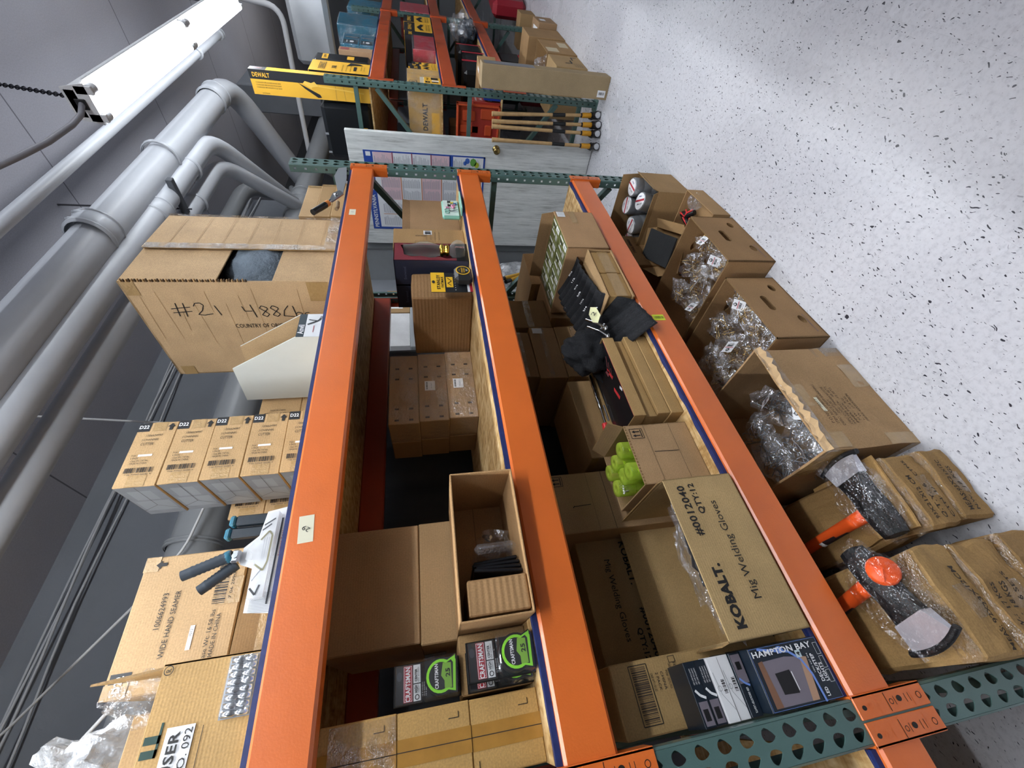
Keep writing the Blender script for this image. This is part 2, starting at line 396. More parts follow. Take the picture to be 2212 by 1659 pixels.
def open_carton(label, loc, w, d, h, rz=0, col=None, up=True, t=.004, deco=None, flaps=(), group=None, defo=None, name='open_cardboard_box', missing=(), n=1, tape=None, back=True, extra=None):
    """open carton made of walls. up=True opens to the top, False opens to the front (lies on its side).
    flaps: (edge, length, angle) with edge front/back/left/right; angle from straight up, positive outward"""
    c = card(col or random.choice(CARDS)); e = card('#8d7048', 'cardboard_edge', 1)
    T = thing(name, label, 'box', loc, rz, group); mb = MB()
    W = dict(bottom=(0, w, 0, d, 0, t), left=(0, t, 0, d, 0, h), right=(w-t, w, 0, d, 0, h), back=(0, w, d-t, d, 0, h))
    if up: W['front'] = (0, w, 0, t, 0, h)
    else: W['top'] = (0, w, 0, d, h-t, h)
    for k, q in W.items():
        if k not in missing: mb.box(*q, c, .0008, n)
    F = faces(mb, w, d, h, n if defo else 1)
    F['in_back'] = Fr(mb, (0, d-t, 0), (1, 0, 0), (0, 0, 1)); F['in_left'] = Fr(mb, (t, 0, 0), (0, 1, 0), (0, 0, 1)); F['in_right'] = Fr(mb, (w-t, d, 0), (0, -1, 0), (0, 0, 1))
    if deco: deco(F, w, d, h)
    mb.build('body', T, defo=defo)
    for q in flaps:
        edge, ln, ang = q[:3]; a = R_(ang); s_, c_ = math.sin(a)*ln, math.cos(a)*ln
        m = MB(); g = q[3] if len(q) > 3 else .004
        if up:
            if edge == 'front': P4 = [(g, 0, h), (w-g, 0, h), (w-g-.01, -s_, h+c_), (g+.01, -s_, h+c_)]; dv = (0, t*.8, 0)
            if edge == 'back': P4 = [(g, d, h), (w-g, d, h), (w-g-.01, d+s_, h+c_), (g+.01, d+s_, h+c_)]; dv = (0, -t*.8, 0)
            if edge == 'left': P4 = [(0, g, h), (0, d-g, h), (-s_, d-g-.01, h+c_), (-s_, g+.01, h+c_)]; dv = (t*.8, 0, 0)
            if edge == 'right': P4 = [(w, g, h), (w, d-g, h), (w+s_, d-g-.01, h+c_), (w+s_, g+.01, h+c_)]; dv = (-t*.8, 0, 0)
        else:
            if edge == 'bottom': P4 = [(g, 0, 0), (w-g, 0, 0), (w-g-.01, -c_, -s_), (g+.01, -c_, -s_)]; dv = (0, 0, t*.8)
            if edge == 'left': P4 = [(0, 0, g), (0, 0, h-g), (-s_, -c_, h-g-.01), (-s_, -c_, g+.01)]; dv = (t*.8, 0, 0)
            if edge == 'right': P4 = [(w, 0, g), (w, 0, h-g), (w+s_, -c_, h-g-.01), (w+s_, -c_, g+.01)]; dv = (-t*.8, 0, 0)
            if edge == 'top': P4 = [(g, 0, h), (w-g, 0, h), (w-g-.01, -c_, h+s_), (g+.01, -c_, h+s_)]; dv = (0, 0, -t*.8)
        m.prism(P4, dv, c, e); m.build('flap', T, defo=defo)
    if tape:
        for q in tape:
            mt = MB(); G = faces(mt, w, d, h, n if defo else 1); G[q[0]].R(*q[1:5], q[5] if len(q) > 5 else TAPE, 1.5); mt.build('packing_tape', T, defo=defo)
    return T

# ================================================================== the room
CZ = 3.65; YW = 1.75
def floor_mat():
    m, nt, b = base('terrazzo_vinyl'); v = coords(nt)
    n = noise_n(nt, v, 1.2, 4); g = noise_n(nt, v, 60, 4, .7)
    r = ramp(nt, n.outputs[0], [(.3, lin('#bebfc5')), (.7, lin('#cdced3'))]); r2 = ramp(nt, g.outputs[0], [(.3, (.80, .80, .82, 1)), (.5, (1, 1, 1, 1)), (.7, (1.05, 1.05, 1.05, 1))])
    c = mixc(nt, 1.0, r.outputs[0], r2.outputs[0], 'MULTIPLY')
    wn = noise_n(nt, v, 22, 2)
    def flecks(c, scale, rot, thr, col, seed):
        mp = nt.nodes.new('ShaderNodeMapping'); mp.inputs['Scale'].default_value = (1, 3.0, 1); mp.inputs['Rotation'].default_value = (0, 0, rot); mp.inputs['Location'].default_value = (seed, seed*2, 0)
        dv = mixc(nt, .04, v, wn.outputs['Color']); nt.links.new(dv, mp.inputs['Vector'])
        vo = nt.nodes.new('ShaderNodeTexVoronoi'); vo.inputs['Scale'].default_value = scale; nt.links.new(mp.outputs[0], vo.inputs['Vector'])
        sp = nt.nodes.new('ShaderNodeSeparateColor'); nt.links.new(vo.outputs['Color'], sp.inputs[0])
        mt = nt.nodes.new('ShaderNodeMath'); mt.operation = 'MULTIPLY'; nt.links.new(sp.outputs[0], mt.inputs[0]); nt.links.new(sp.outputs[1], mt.inputs[1])
        m2 = nt.nodes.new('ShaderNodeMath'); m2.operation = 'MULTIPLY'; nt.links.new(mt.outputs[0], m2.inputs[0]); m2.inputs[1].default_value = thr
        lt = nt.nodes.new('ShaderNodeMath'); lt.operation = 'LESS_THAN'; nt.links.new(vo.outputs['Distance'], lt.inputs[0]); nt.links.new(m2.outputs[0], lt.inputs[1])
        return mixc(nt, lt.outputs[0], c, col)
    c = flecks(c, 60, .5, .30, lin('#9a9aa2'), 0)
    c = flecks(c, 44, .2, .34, lin('#2c2c36'), 3)
    c = flecks(c, 52, 1.2, .30, lin('#3b3b46'), 8)
    c = flecks(c, 24, .8, .17, lin('#1c1c24'), 5)
    sc = noise_n(nt, coords(nt, (1.2, 14, 1), (0, 0, .75)), 1.4, 4, .7); rs = ramp(nt, sc.outputs[0], [(.72, (0, 0, 0, 1)), (.80, (.16, .16, .16, 1))])
    c = mixc(nt, rs.outputs[0], c, lin('#77767c'))
    br = nt.nodes.new('ShaderNodeTexBrick'); br.offset = 0; br.inputs['Scale'].default_value = 1/.305; br.inputs['Mortar Size'].default_value = .0028
    br.inputs['Brick Width'].default_value = 1; br.inputs['Row Height'].default_value = 1; br.inputs['Mortar Smooth'].default_value = .3
    nt.links.new(v, br.inputs['Vector'])
    md = nt.nodes.new('ShaderNodeMath'); md.operation = 'MULTIPLY'; nt.links.new(br.outputs['Fac'], md.inputs[0]); md.inputs[1].default_value = .28
    c = mixc(nt, md.outputs[0], c, lin('#a9a8ae'))
    nt.links.new(c, b.inputs['Base Color'])
    rr = ramp(nt, n.outputs[0], [(.3, (.20,)*3), (.7, (.34,)*3)]); nt.links.new(rr.outputs[0], b.inputs['Roughness'])
    wv = noise_n(nt, v, 7, 3); bump(nt, b, wv.outputs[0], .12, .01)
    return m
def ceil_mat():
    m, nt, b = base('ceiling_plaster'); v = coords(nt)
    n = noise_n(nt, v, 1.2, 4); g = noise_n(nt, v, 120, 3, .7)
    r = ramp(nt, n.outputs[0], [(.3, lin('#b4b4be')), (.7, lin('#c0c0c9'))]); r2 = ramp(nt, g.outputs[0], [(.4, (.94,)*3), (.6, (1.04,)*3)])
    c = mixc(nt, 1, r.outputs[0], r2.outputs[0], 'MULTIPLY')
    sx = nt.nodes.new('ShaderNodeSeparateXYZ'); nt.links.new(v, sx.inputs[0])
    a = nt.nodes.new('ShaderNodeMath'); a.operation = 'SUBTRACT'; nt.links.new(sx.outputs[0], a.inputs[0]); a.inputs[1].default_value = 3.075-1.51*.5
    d = nt.nodes.new('ShaderNodeMath'); d.operation = 'PINGPONG'; nt.links.new(a.outputs[0], d.inputs[0]); d.inputs[1].default_value = .755
    l = nt.nodes.new('ShaderNodeMath'); l.operation = 'GREATER_THAN'; nt.links.new(d.outputs[0], l.inputs[0]); l.inputs[1].default_value = .7505
    c = mixc(nt, l.outputs[0], c, lin('#77767f')); nt.links.new(c, b.inputs['Base Color']); b.inputs['Roughness'].default_value = .85
    bump(nt, b, g.outputs[0], .15, .004); return m
FLOORM, CEILM = floor_mat(), ceil_mat()
WALLM = P('grey_wall_paint', '#80848b', .75, var=.12, vs=1.5, bmp=.2, bs=30)
WALLW = P('white_wall_paint', '#8f9194', .7, var=.08, vs=2)
def struct(name, x0, x1, y0, y1, z0, z1, mat):
    m = MB(); m.box(x0, x1, y0, y1, z0, z1, mat); return m.build(name, kind='structure')
struct('floor', -3.5, 12, -2.6, 2.6, -.1, 0, FLOORM)
struct('ceiling', -3.5, 12, -2.6, 2.6, CZ, CZ+.1, CEILM)
struct('wall_back', -3.5, 5.4, YW, YW+.1, 0, CZ, WALLM)
struct('wall_alcove', 5.4, 12, 2.5, 2.6, 0, CZ, P('dark_wall_paint', '#4a4c50', .8))
struct('wall_aisle', -3.5, 12, -2.6, -2.5, 0, CZ, WALLW)
struct('added_partition', -3.5, 9, -1.66, -1.6, 0, 2.1, P('partition_grey', '#77787a', .7))  # unseen partition, added in place of an opposing rack to shade the aisle floor
struct('wall_near', -3.6, -3.5, -2.6, YW, 0, CZ, WALLW)
struct('wall_far', 12, 12.1, -2.6, 2.6, 0, CZ, WALLW)
# short return wall with a frame board, behind the white door
struct('wall_return', 3.82, 3.92, 1.27, YW, 0, 2.7, P('grey_trim_paint', '#8d9194', .6, var=.05))
struct('trim_1', 3.795, 3.82, 1.27, 1.36, 0, 2.7, P('trim_paint', '#7d8285', .5))
# pale plastered soffit across the far end
mb = MB(); mb.box(6.9, 7.15, -.6, .72, 2.47, 2.93, P('soffit_plaster', '#b4b7bb', .7, var=.05), .05)
mb.build('trim_2', kind='structure')
mb = MB(); mb.box(6.6, 7.2, .9, 1.2, 0, CZ, WALLM, .01); mb.build('trim_3', kind='structure')

# ------------------------------------------------------------------ lamps
def fixture(loc, label, n=0, k=1.0):
    t = thing('fluorescent_light', label, 'light', loc, 0, None)
    hs = P('fixture_enamel', '#c9cacc', .4); L_ = 2.44
    mb = MB()   # housing: spine and sloped reflector, open below
    mb.box(0, L_, -.055, .055, .03, .075, hs, .004)
    for s in (-1, 1):
        mb.prism([(0.03, s*.05, .035), (0.03, s*.085, .0), (0.03, s*.082, -.004), (0.03, s*.05, .029)], (L_-.06, 0, 0), hs)
    for x in (0, L_-.004): mb.prism([(x, -.078, -.012), (x, .078, -.012), (x, .06, .08), (x, -.06, .08)], (.004, 0, 0), hs)
    mb.build('housing', t)
    for y in (-.052, .052):
        for q in (0, 1):
            a = q*L_/2+.045; e = a+L_/2-.09
            m = MB(); m.tube([(a, y, -.018), (e, y, -.018)], .0185, P('lit_tube', '#ffffff', .4, emit=('#eef4ff', TUBE_E)), 12); m.build('tube', t)
            for u0, u1, c0, c1 in ((a-.034, a, a-.045, a-.03), (e, e+.034, e+.03, e+.045)):
                m = MB(); m.tube([(u0, y, -.018), (u1, y, -.018)], .0195, hs, 12); m.box(c0, c1, y-.016, y+.016, -.034, .03, hs, .002); m.build('lamp_holder', t)
    m = MB(); m.box(-.006, 0, -.02, .02, .01, .05, P('dark_knockout', '#202022', .6), .002); m.build('knockout', t)
    ld = bpy.data.lights.new('tube_light', 'AREA'); ld.shape = 'RECTANGLE'; ld.size = 2.3; ld.size_y = .10; ld.energy = LIGHT_W*k; ld.color = LIGHT_COL
    lo = bpy.data.objects.new('tube_light', ld); COL.objects.link(lo); lo.parent = t; lo.location = (L_/2, 0, .022)
    # light that leaves sideways and up past the tubes
    for s in (-1, 1):
        l2 = bpy.data.lights.new('tube_light', 'AREA'); l2.shape = 'RECTANGLE'; l2.size = 2.3; l2.size_y = .05; l2.energy = LIGHT_W*.30*k; l2.color = LIGHT_COL
        o2 = bpy.data.objects.new('tube_light', l2); COL.objects.link(o2); o2.parent = t; o2.location = (L_/2, s*.095, .01); o2.rotation_euler = (s*R_(105), 0, 0)
    return t
TUBE_E = 9.0
fixture((2.40, -.215, 2.85), 'lit twin tube fluorescent light hanging on a chain beside the ceiling pipes', 0, .85)
for i, (x, y, lb) in enumerate(((-1.55, -.215, 'fluorescent light over the near end of the racks'), (6.0, -.215, 'fluorescent light farther down the aisle'),
                                (-.6, -2.2, 'fluorescent light over the open side of the aisle, near end'), (3.0, -2.2, 'fluorescent light over the open side of the aisle, far end'))):
    fixture((x, y, 2.85 if y > -1 else 3.45), lb, i+1, (1.3, .7, 2.6, 1.9)[i])
def chain(p0, p1, label, lk=.028, r=.0028):
    p0, p1 = Vector(p0), Vector(p1); d = (p1-p0); n = int(d.length/(lk*.72)); ax = d.normalized(); u = ax.orthogonal().normalized(); v = ax.cross(u); m = MB()
    for i in range(n):
        c = p0+d*((i+.5)/n); s = u if i % 2 else v
        m.tube([c+ax*math.cos(a)*lk*.5+s*math.sin(a)*lk*.3 for a in [2*PI*k/8 for k in range(9)]], r, P('chain_steel', '#2c2c34', .4, .8), 4, False)
    return m.build('chain', label=label, cat='chain')
chain((2.47, -.215, 2.927), (2.87, -.13, CZ), 'dark steel chain holding the near end of the lit tube light')
chain((4.6, -.215, 2.93), (4.62, -.2, CZ), 'dark steel chain holding the far end of the lit tube light')
m = MB(); m.tube([(2.396, -.215, 2.88), (2.33, -.2, 2.865), (2.22, -.2, 2.85), (2.05, -.2, 2.856), (1.93, -.2, 2.88), (1.8, -.18, 2.96), (1.55, -.1, 3.2), (1.4, 0, 3.5), (1.38, 0, CZ)], .011, P('cord_jacket', '#77767c', .5), 10)
m.build('power_cord', label='grey power cord drooping from the end of the lit tube light', cat='cable')

# ------------------------------------------------------------------ pipes
PIPE = P('pipe_paint', '#b2b6bd', .42, var=.05, vs=4, bmp=.05, bs=30); PIPED = P('dark_pipe_paint', '#85888b', .4, var=.06, vs=4)
def arc(pts, r=.15, n=6):
    """round the corners of a polyline"""
    P_ = [Vector(p) for p in pts]; out = [P_[0]]
    for a, b, c in zip(P_, P_[1:], P_[2:]):
        u, v = (a-b).normalized(), (c-b).normalized()
        for i in range(n+1):
            t = i/n; out.append((b+u*r)*(1-t)**2+b*2*t*(1-t)+(b+v*r)*t**2)
    return out+[P_[-1]]
def pipe(label, pts, r, mat, bend, collars=(), cat='pipe'):
    t = thing('ceiling_pipe', label, cat, (0, 0, 0), 0)
    m = MB(); m.tube(arc(pts, bend), r, mat, 24); m.build('pipe', t)
    for c, ax, wd, bolts in collars:
        m = MB(); ax = Vector(ax).normalized(); c = Vector(c)
        m.lathe([(r, -wd/2-.004), (r+.008, -wd/2), (r+.008, wd/2), (r, wd/2+.004)], c, ax, mat, 24)
        for k in (-1, 1):
            m.lathe([(r+.006, k*wd*.42-.006), (r+.013, k*wd*.42-.003), (r+.013, k*wd*.42+.003), (r+.006, k*wd*.42+.006)], c, ax, mat, 24)
        if bolts:
            s = Vector((0, -1, .2)).normalized()
            for k in (-1, 1): m.lathe([(0, 0), (.011, 0), (.011, .028), (.006, .028), (.006, .04), (0, .04)], c+ax*k*wd*.3+Vector((0, 0, -1)).cross(ax)*0+s*(r+.0), (0, 0, 1), mat, 8)
        m.build('collar', t)
    return t
pipe('largest grey pipe under the ceiling, with a clamped joint and an elbow', [(-3.4, .33, 3.1), (4.75, .36, 3.1), (5.1, 1.5, 2.7), (5.1, 2.3, 2.3)], .092, PIPE, .28,
     [((2.30, .33, 3.1), (1, 0, 0), .11, 1), ((3.2, .34, 3.1), (1, 0, 0), .012, 0), ((4.35, .35, 3.1), (1, 0, 0), .16, 0)])
pipe('middle grey pipe under the ceiling that elbows down toward the far post', [(-3.4, .46, 3.02), (3.78, .44, 3.02), (4.35, 1.22, 2.72)], .064, PIPE, .2,
     [((2.72, .45, 3.02), (1, 0, 0), .12, 1), ((3.3, .45, 3.02), (1, 0, 0), .012, 1)])
pipe('lowest of the three parallel grey pipes, nearest the wall', [(-3.4, .64, 3.0), (3.75, .6, 3.0), (4.25, 1.2, 2.66)], .056, PIPE, .2,
     [((3.15, .61, 3.0), (1, 0, 0), .012, 1)])
pipe('thin pale conduit pipe running beside the lit tube light', [(-3.4, .05, 3.1), (4.95, .06, 3.1)], .027, PIPE, .1, [((4.95, .06, 3.1), (1, 0, 0), .05, 0), ((4.35, .06, 3.1), (1, 0, 0), .02, 0), ((1.75, .05, 3.1), (1, 0, 0), .06, 0)])
pipe('big dark grey pipe low along the wall behind the racks', [(-3.4, 1.3, 2.7), (6.3, 1.3, 2.68), (7.2, 1.3, 2.68)], .118, PIPED, .1,
     [((1.0, 1.3, 2.7), (1, 0, 0), .02, 0), ((4.55, 1.3, 2.69), (1, 0, 0), .16, 0), ((4.2, 1.3, 2.69), (1, 0, 0), .03, 0)])
pipe('white bent conduit crossing in front of the pale soffit', [(5.8, -.10, CZ), (5.8, -.02, 2.74), (5.8, 1.45, 2.81), (5.8, 1.7, 2.4)], .026, WHITE, .15, [((5.8, .6, 2.77), (0, 1, .05), .05, 0)])
pipe('small grey branch pipe joining the big dark pipe', [(4.9, 1.7, 2.9), (4.9, 1.32, 2.86), (4.55, 1.3, 2.78)], .03, PIPED, .08)
pipe('second far elbow pipe beside the largest pipe', [(3.6, 1.3, 3.3), (4.7, 1.25, 3.25), (5.2, 1.6, 2.9), (5.2, 1.7, 2.0)], .07, PIPED, .2)
t = thing('pipe_hanger', 'dark steel strut and threaded rods holding the ceiling pipes', 'pipe hanger', (0, 0, 0))
for y, x in ((.53, 2.92),):
    m = MB(); m.tube([(x, y, 2.93), (x, y, CZ)], .006, P('rod_steel', '#4b4b50', .4, .6), 6); m.build('threaded_rod', t)
m = MB(); m.box(2.90, 2.94, .34, .56, 2.955, 2.99, P('strut_steel', '#5b5e63', .4, .5), .003); m.build('strut', t)
# bundled cables in the corner of wall and ceiling
t = thing('cable_bundle', 'bundle of thin cables running along the corner of wall and ceiling', 'cables')
for i in range(4):
    m = MB(); pts = []
    for k in range(34):
        x = -3.4+k*.27; pts.append((x, YW-.03-.028*(i % 3)+.008*math.sin(k*1.3+i), 3.5-.03*i+.012*math.sin(k*.9+i*2)))
    m.tube(pts, .0065, P('cable_grey', '#c2c4c7', .5), 6); m.build('cable', t)
def rope(label, pts, r=.006, col='#cfd0d0', name='cable'):
    m = MB(); m.tube(arc(pts, .05, 3), r, P('white_jacket', col, .5), 8); return m.build(name, label=label, cat='cable')
rope('thin white cable hanging behind the stack of brown boxes', [(1.75, 1.1, CZ), (1.64, 1.1, 2.9), (1.45, 1.12, 2.72), (1.2, 1.14, 2.62), (.95, 1.15, 2.66), (.75, 1.2, 2.8), (.35, 1.4, 3.25), (.1, 1.5, CZ)])
rope('taut white cable slanting up at the near end of the top shelf', [(.42, .75, 2.42), (-.05, .8, 2.8)], .006)

# ================================================================== racks
H2 = .0508
def plate(mb, x0, wd, rows, mat, O, ex, ez, kind, tilt=1, phase=0):
    """perforated strip: rows cells of pitch 50.8 mm with a hole each"""
    O, ex, ez = Vector(O), Vector(ex), Vector(ez); n = 16
    for k in range(rows):
        cz = (k+.5)*H2+phase; hole = []; rect = []
        for j in range(n):
            a = 2*PI*j/n+PI/4
            if kind == 'tear':
                q = .0118; hx = math.cos(a)*q; hz = math.sin(a)*q+.004
                if math.sin(a) < 0: s9 = -math.sin(a); hx = hx*(1-.30*s9-.25*s9**3)+tilt*.0045*s9; hz = .004-s9*.0185
            else:
                s_ = .0058/max(abs(math.cos(a)), abs(math.sin(a))); hx, hz = math.cos(a)*s_, math.sin(a)*s_
            hole.append((hx, hz))
            s_ = 1/max(abs(math.cos(a)), abs(math.sin(a))); rect.append((math.cos(a)*s_*wd/2, math.sin(a)*s_*H2/2))
        V = [O+ex*(x0+wd/2+x)+ez*(cz+z) for x, z in rect]+[O+ex*(x0+wd/2+x)+ez*(cz+z) for x, z in hole]
        mb.add(V, [(i, (i+1) % n, n+(i+1) % n, n+i) for i in range(n)], mat)
def post_mesh(mirror=False):
    mb = MB(); ph = 1.094-21.5*H2
    plate(mb, .004, .034, 42, TEAL, (0, 0, 0), (1, 0, 0), (0, 0, 1), 'tear', 1, 0)
    plate(mb, .038, .034, 42, TEAL, (0, 0, 0), (1, 0, 0), (0, 0, 1), 'tear', -1, 0)
    for X in (0, .076):
        plate(mb, .004, .033, 42, TEAL, (X, 0, 0), (0, 1, 0), (0, 0, 1), 'sq')
    for q in ((0, .004, .004, 0), (.072, 0, .076, .004), (0, .037, .003, .04), (.073, .04, .076, .037)):
        mb.add([(q[0], q[1], 0), (q[2], q[3], 0), (q[2], q[3], 42*H2), (q[0], q[1], 42*H2)], [(0, 1, 2, 3)], TEAL)
    for a, b in ((.003, .018), (.058, .073)):
        mb.add([(a, .04, 0), (b, .04, 0), (b, .04, 42*H2), (a, .04, 42*H2)], [(0, 1, 2, 3)], TEAL)
    return mb
BOLT = P('bolt_dark', '#2b2622', .5, .3)
def connector(mb, x, zt, side, mat):
    """end plate hooked on the post; side=+1 the beam runs to +x from x, -1 to -x"""
    a, b = (x-.036, x+.006) if side > 0 else (x-.006, x+.036)
    mb.box(a, b, -.0062, -.0012, zt-.178, zt+.008, mat, .0012)
    xs = (x, x+.0055) if side > 0 else (x-.0055, x)
    mb.box(xs[0], xs[1], -.0062, .042, zt-.178, zt+.008, mat, .0012)
    F = Fr(mb, (a, -.0062, zt-.178), (1, 0, 0), (0, 0, 1), .0004); W_ = b-a; c = W_*.45
    F.D(c, .020, .0058, mat, 1); F.ring(c, .020, .0062, .0014, BOLT, 2)
    F.D(c+.002, .073, .0068, BOLT, 2, sx=.8); F.D(c, .168, .0055, BOLT, 2, sx=.8); F.ring(c, .15, .006, .0014, mat, 3); F.D(c, .15, .003, mat, 3)
    for b0 in (.038, .105, .13): F.R(.004, b0, W_-.006, b0+.0016, BOLT if b0 == .105 else mat, 2)
    for b0 in (.045, .055, .085): F.R(c-.007, b0, c+.008, b0+.0014, INKB, 2)
    F.ring(c, .095, .005, .0013, INKB, 2)
def beam(par, x0, x1, zt, mat, y=0, back=False, det=True):
    mb = MB(); h = .109
    if not back: mb.box(x0, x1, y, y+.045, zt-h, zt, mat, .006)
    else: mb.box(x0, x1, y-.045, y, zt-h, zt, mat, .006)
    o = mb.build('beam', par)
    for x, s in ((x0, 1), (x1, -1)):
        mc = MB(); connector(mc, x, zt, s, mat)
        c = mc.build('connector', o)
        if back: c.location = (x*2, 2*y/2+0, 0); c.rotation_euler = (0, 0, PI); c.location = (2*x, y, 0)
    return o
def brace(par, x, y0, z0, y1, z1):
    mb = MB(); a, b = Vector((x, y0, z0)), Vector((x, y1, z1)); d = (b-a).normalized(); n = Vector((1, 0, 0)); q = d.cross(n)
    for s in (0,):
        pts = [a+n*.016+q*.016, a-n*.016+q*.016, a-n*.016-q*.016, a+n*.016-q*.016]
        mb.prism([tuple(p) for p in pts], tuple(b-a), TEAL)
    return mb.build('brace', par)
DEP = .914
_post = None
def frame(par, x, zs=(), diag=()):
    global _post
    if _post is None: _post = post_mesh().build('upright_post', par, (x, 0, 0), solid=.0024); p = _post
    else: p = _post.copy(); COL.objects.link(p); p.parent = par; p.location = (x, 0, 0)
    q = _post.copy(); COL.objects.link(q); q.parent = par; q.location = (x+.076, DEP, 0); q.rotation_euler = (0, 0, PI)
    for z in zs: brace(par, x+.038, .036, z, DEP-.036, z)
    for d in diag: brace(par, x+.038, *d)
    for y in (0, DEP-.06):
        m = MB(); m.box(x-.012, x+.088, y-.02, y+.08, .0, .008, TEAL, .001); m.build('foot_plate', par)
LB = 2.436
rack = thing('pallet_rack', 'teal and orange pallet rack in the foreground, three shelves high', 'rack')
ZT = (1.827, 1.267, .608)
ZTA = (1.827, 1.267, .608)
ZS = (1.92, 1.06, .14); DG = ((.05, 1.77, DEP-.05, 1.12), (.05, .34, DEP-.05, .90))
frame(rack, -.076, ZS, DG); frame(rack, LB, ZS, DG)
for z in ZT:
    beam(rack, 0, LB, z, ORANGE); beam(rack, 0, LB, z, ORANGER, DEP, True)
for z in ZTA:
    beam(rack, -2.512, -.076, z, ORANGE); beam(rack, -2.512, -.076, z, ORANGER, DEP, True)
frame(rack, -2.588, ZS, DG)
rack2 = thing('pallet_rack', 'teal and orange pallet rack farther down the aisle, past the white door', 'rack')
X2 = 3.87; ZT2 = (1.818, 1.268, .782)
frame(rack2, X2, ZS, DG); frame(rack2, X2+.076+LB, ZS, DG); frame(rack2, X2+2*(.076+LB), ZS, DG)
for k in range(2):
    a = X2+.076+k*(.076+LB)
    for z in ZT2: beam(rack2, a, a+LB, z, ORANGE2); beam(rack2, a, a+LB, z, ORANGER, DEP, True)
def shelf(x0, x1, zt, label):
    mb = MB(); T_ = .0125
    mb.box(x0+.006, x1-.006, .022, DEP-.01, zt+.0002, zt+T_, OSB, .0005)
    rd = random.Random(int(x0*7+zt*90)); n = 60; F = []
    mb.box(x0+.006, x1-.006, .012, .0225, zt+.0002, zt+T_, BLUE)
    # ragged overspray of the edge paint on the top face
    top = []; 
    for i in range(n+1): top.append((x0+.006+(x1-x0-.012)*i/n, .0225+rd.uniform(.001, .008)))
    vs = [(x, .0225, zt+T_+.0003) for x, y in top]+[(x, y, zt+T_+.0003) for x, y in top]
    mb.add(vs, [(i, i+1, n+2+i, n+1+i) for i in range(n)], BLUE)
    return mb.build('shelf_board', label=label, cat='shelf board')
for z, nm in zip(ZT, ('top', 'middle', 'bottom')):
    shelf(0, LB, z, f'blue-edged chipboard forming the {nm} shelf of the foreground rack')
for z, nm in zip(ZTA, ('top', 'middle', 'bottom')):
    shelf(-2.512, -.076, z, f'blue-edged chipboard {nm} shelf of the next bay at the near corner')
for z, nm in zip(ZT2, ('top', 'middle', 'bottom')):
    shelf(X2+.076, X2+.076+LB, z, f'chipboard {nm} shelf of the far rack, first bay')
    shelf(X2+.152+LB, X2+.152+2*LB, z, f'chipboard {nm} shelf of the far rack, second bay')
S1, S2, S3 = ZT[0]+.0128, ZT[1]+.0128, ZT[2]+.0128
# stickers on the beams
def sticker(x, z, w_, h_, rot, label, mat, deco=None, name='sticker'):
    mb = MB(); F = Fr(mb, (x, 0, z), (1, 0, 0), (0, 0, 1), .0006); F.R(-w_/2, -h_/2, w_/2, h_/2, mat, 1, rot)
    if deco: deco(F)
    mb.box(x-.0005, x+.0005, -.0004, -.0001, z-.0005, z+.0005, mat)
    return mb.build(name, label=label, cat='sticker')
CREAM = P('cream_sticker', '#ddd9c0', .5)
sticker(.515, 1.785, .066, .034, 4, 'cream paper sticker with 29 written on the top orange beam', CREAM, lambda F: F.T('29', 0, 0, .018, .011, 60, INK, False, 3))
sticker(1.98, 1.79, .05, .028, 0, 'small cream sticker on the top orange beam near the far post', CREAM, lambda F: F.T('30', 0, 0, .012, .009, 90, GREY, False, 3))
def _bc(F): F.bar(-.008, -.022, .007, .022, P('olive_ink', '#5d6b1f', .5), 18, True, 3)
sticker(1.235, .555, .034, .052, 0, 'lime yellow barcode sticker on the bottom orange beam', P('lime_sticker', '#d8e53a', .45), _bc)

# ================================================================== top shelf, foreground rack
def barcode_block(f, a0, b0, a1, b1, n=26, up=False, mat=INK, seed=3): f.bar(a0, b0, a1, b1, mat, n, up, 2, seed)

# big carton with grey cloth, lying on its side
def d_big(F, w, d, h):
    L_ = F['left']; # a: 0 at back edge .. d at the front edge
    def hand(pts, a, b, s=.80, t=.0034): L_.path([(a+y*s, b-x*s) for x, y in pts], t, INK)
    # handwriting runs down the face: x along -z, y toward the front
    a0 = d*.79; 
    for pt in ([(0, .012), (.085, .02)], [(.0, .036), (.085, .046)], [(.02, -.01), (.03, .07)], [(.052, -.012), (.062, .07)]): hand(pt, a0-.05, h*.835)
    hand([(0, .05), (.012, .068), (.035, .07), (.045, .055), (.03, .025), (.004, 0), (.03, -.004), (.07, .004)], a0-.05, h*.725)
    hand([(.0, .06), (.012, 0)], a0-.055, h*.625)
    hand([(0, .06), (.006, .03), (.04, .03)], a0-.06, h*.495); hand([(.04, .07), (.05, -.01)], a0-.06, h*.495)
    for o in (.42, .365):
        hand([(.04, .055), (.02, .065), (.008, .05), (.03, .03), (.045, .012), (.03, -.004), (.01, .008), (.03, .03), (.045, .045), (.04, .055)], a0-.062, h*o)
    hand([(.035, .07), (.01, .04), (.0, .005), (.05, .0)], a0-.066, h*.30)
    hand([(.0, .07), (.006, .0), (.03, .0), (.036, .022), (.02, .03), (.006, .022)], a0-.068, h*.24)
    hand([(.035, .03), (.015, .028), (.012, .018), (.035, .01), (.03, 0), (.01, 0)], a0-.07, h*.20)
    hand([(0, 0), (.003, .003)], a0-.075, h*.155)
    L_.T('COUNTRY OF ORIGIN:CHINA', d*.56, h*.385, .27, .021, -90, INK)
    rd = random.Random(4)
    for k in range(13):   # crushed flute creases
        z = h*(.04+.075*k); y = d*rd.uniform(.5, .97); L_.line(y, z, y-d*rd.uniform(.15, .75), z+rd.uniform(-.01, .01), .0014, card('#a68459'), 1)
T = thing('open_cardboard_box', 'huge brown carton marked #21 488 Lbs. with grey cloth showing between its flaps', 'box', (1.529, .05, S1), 3.3)
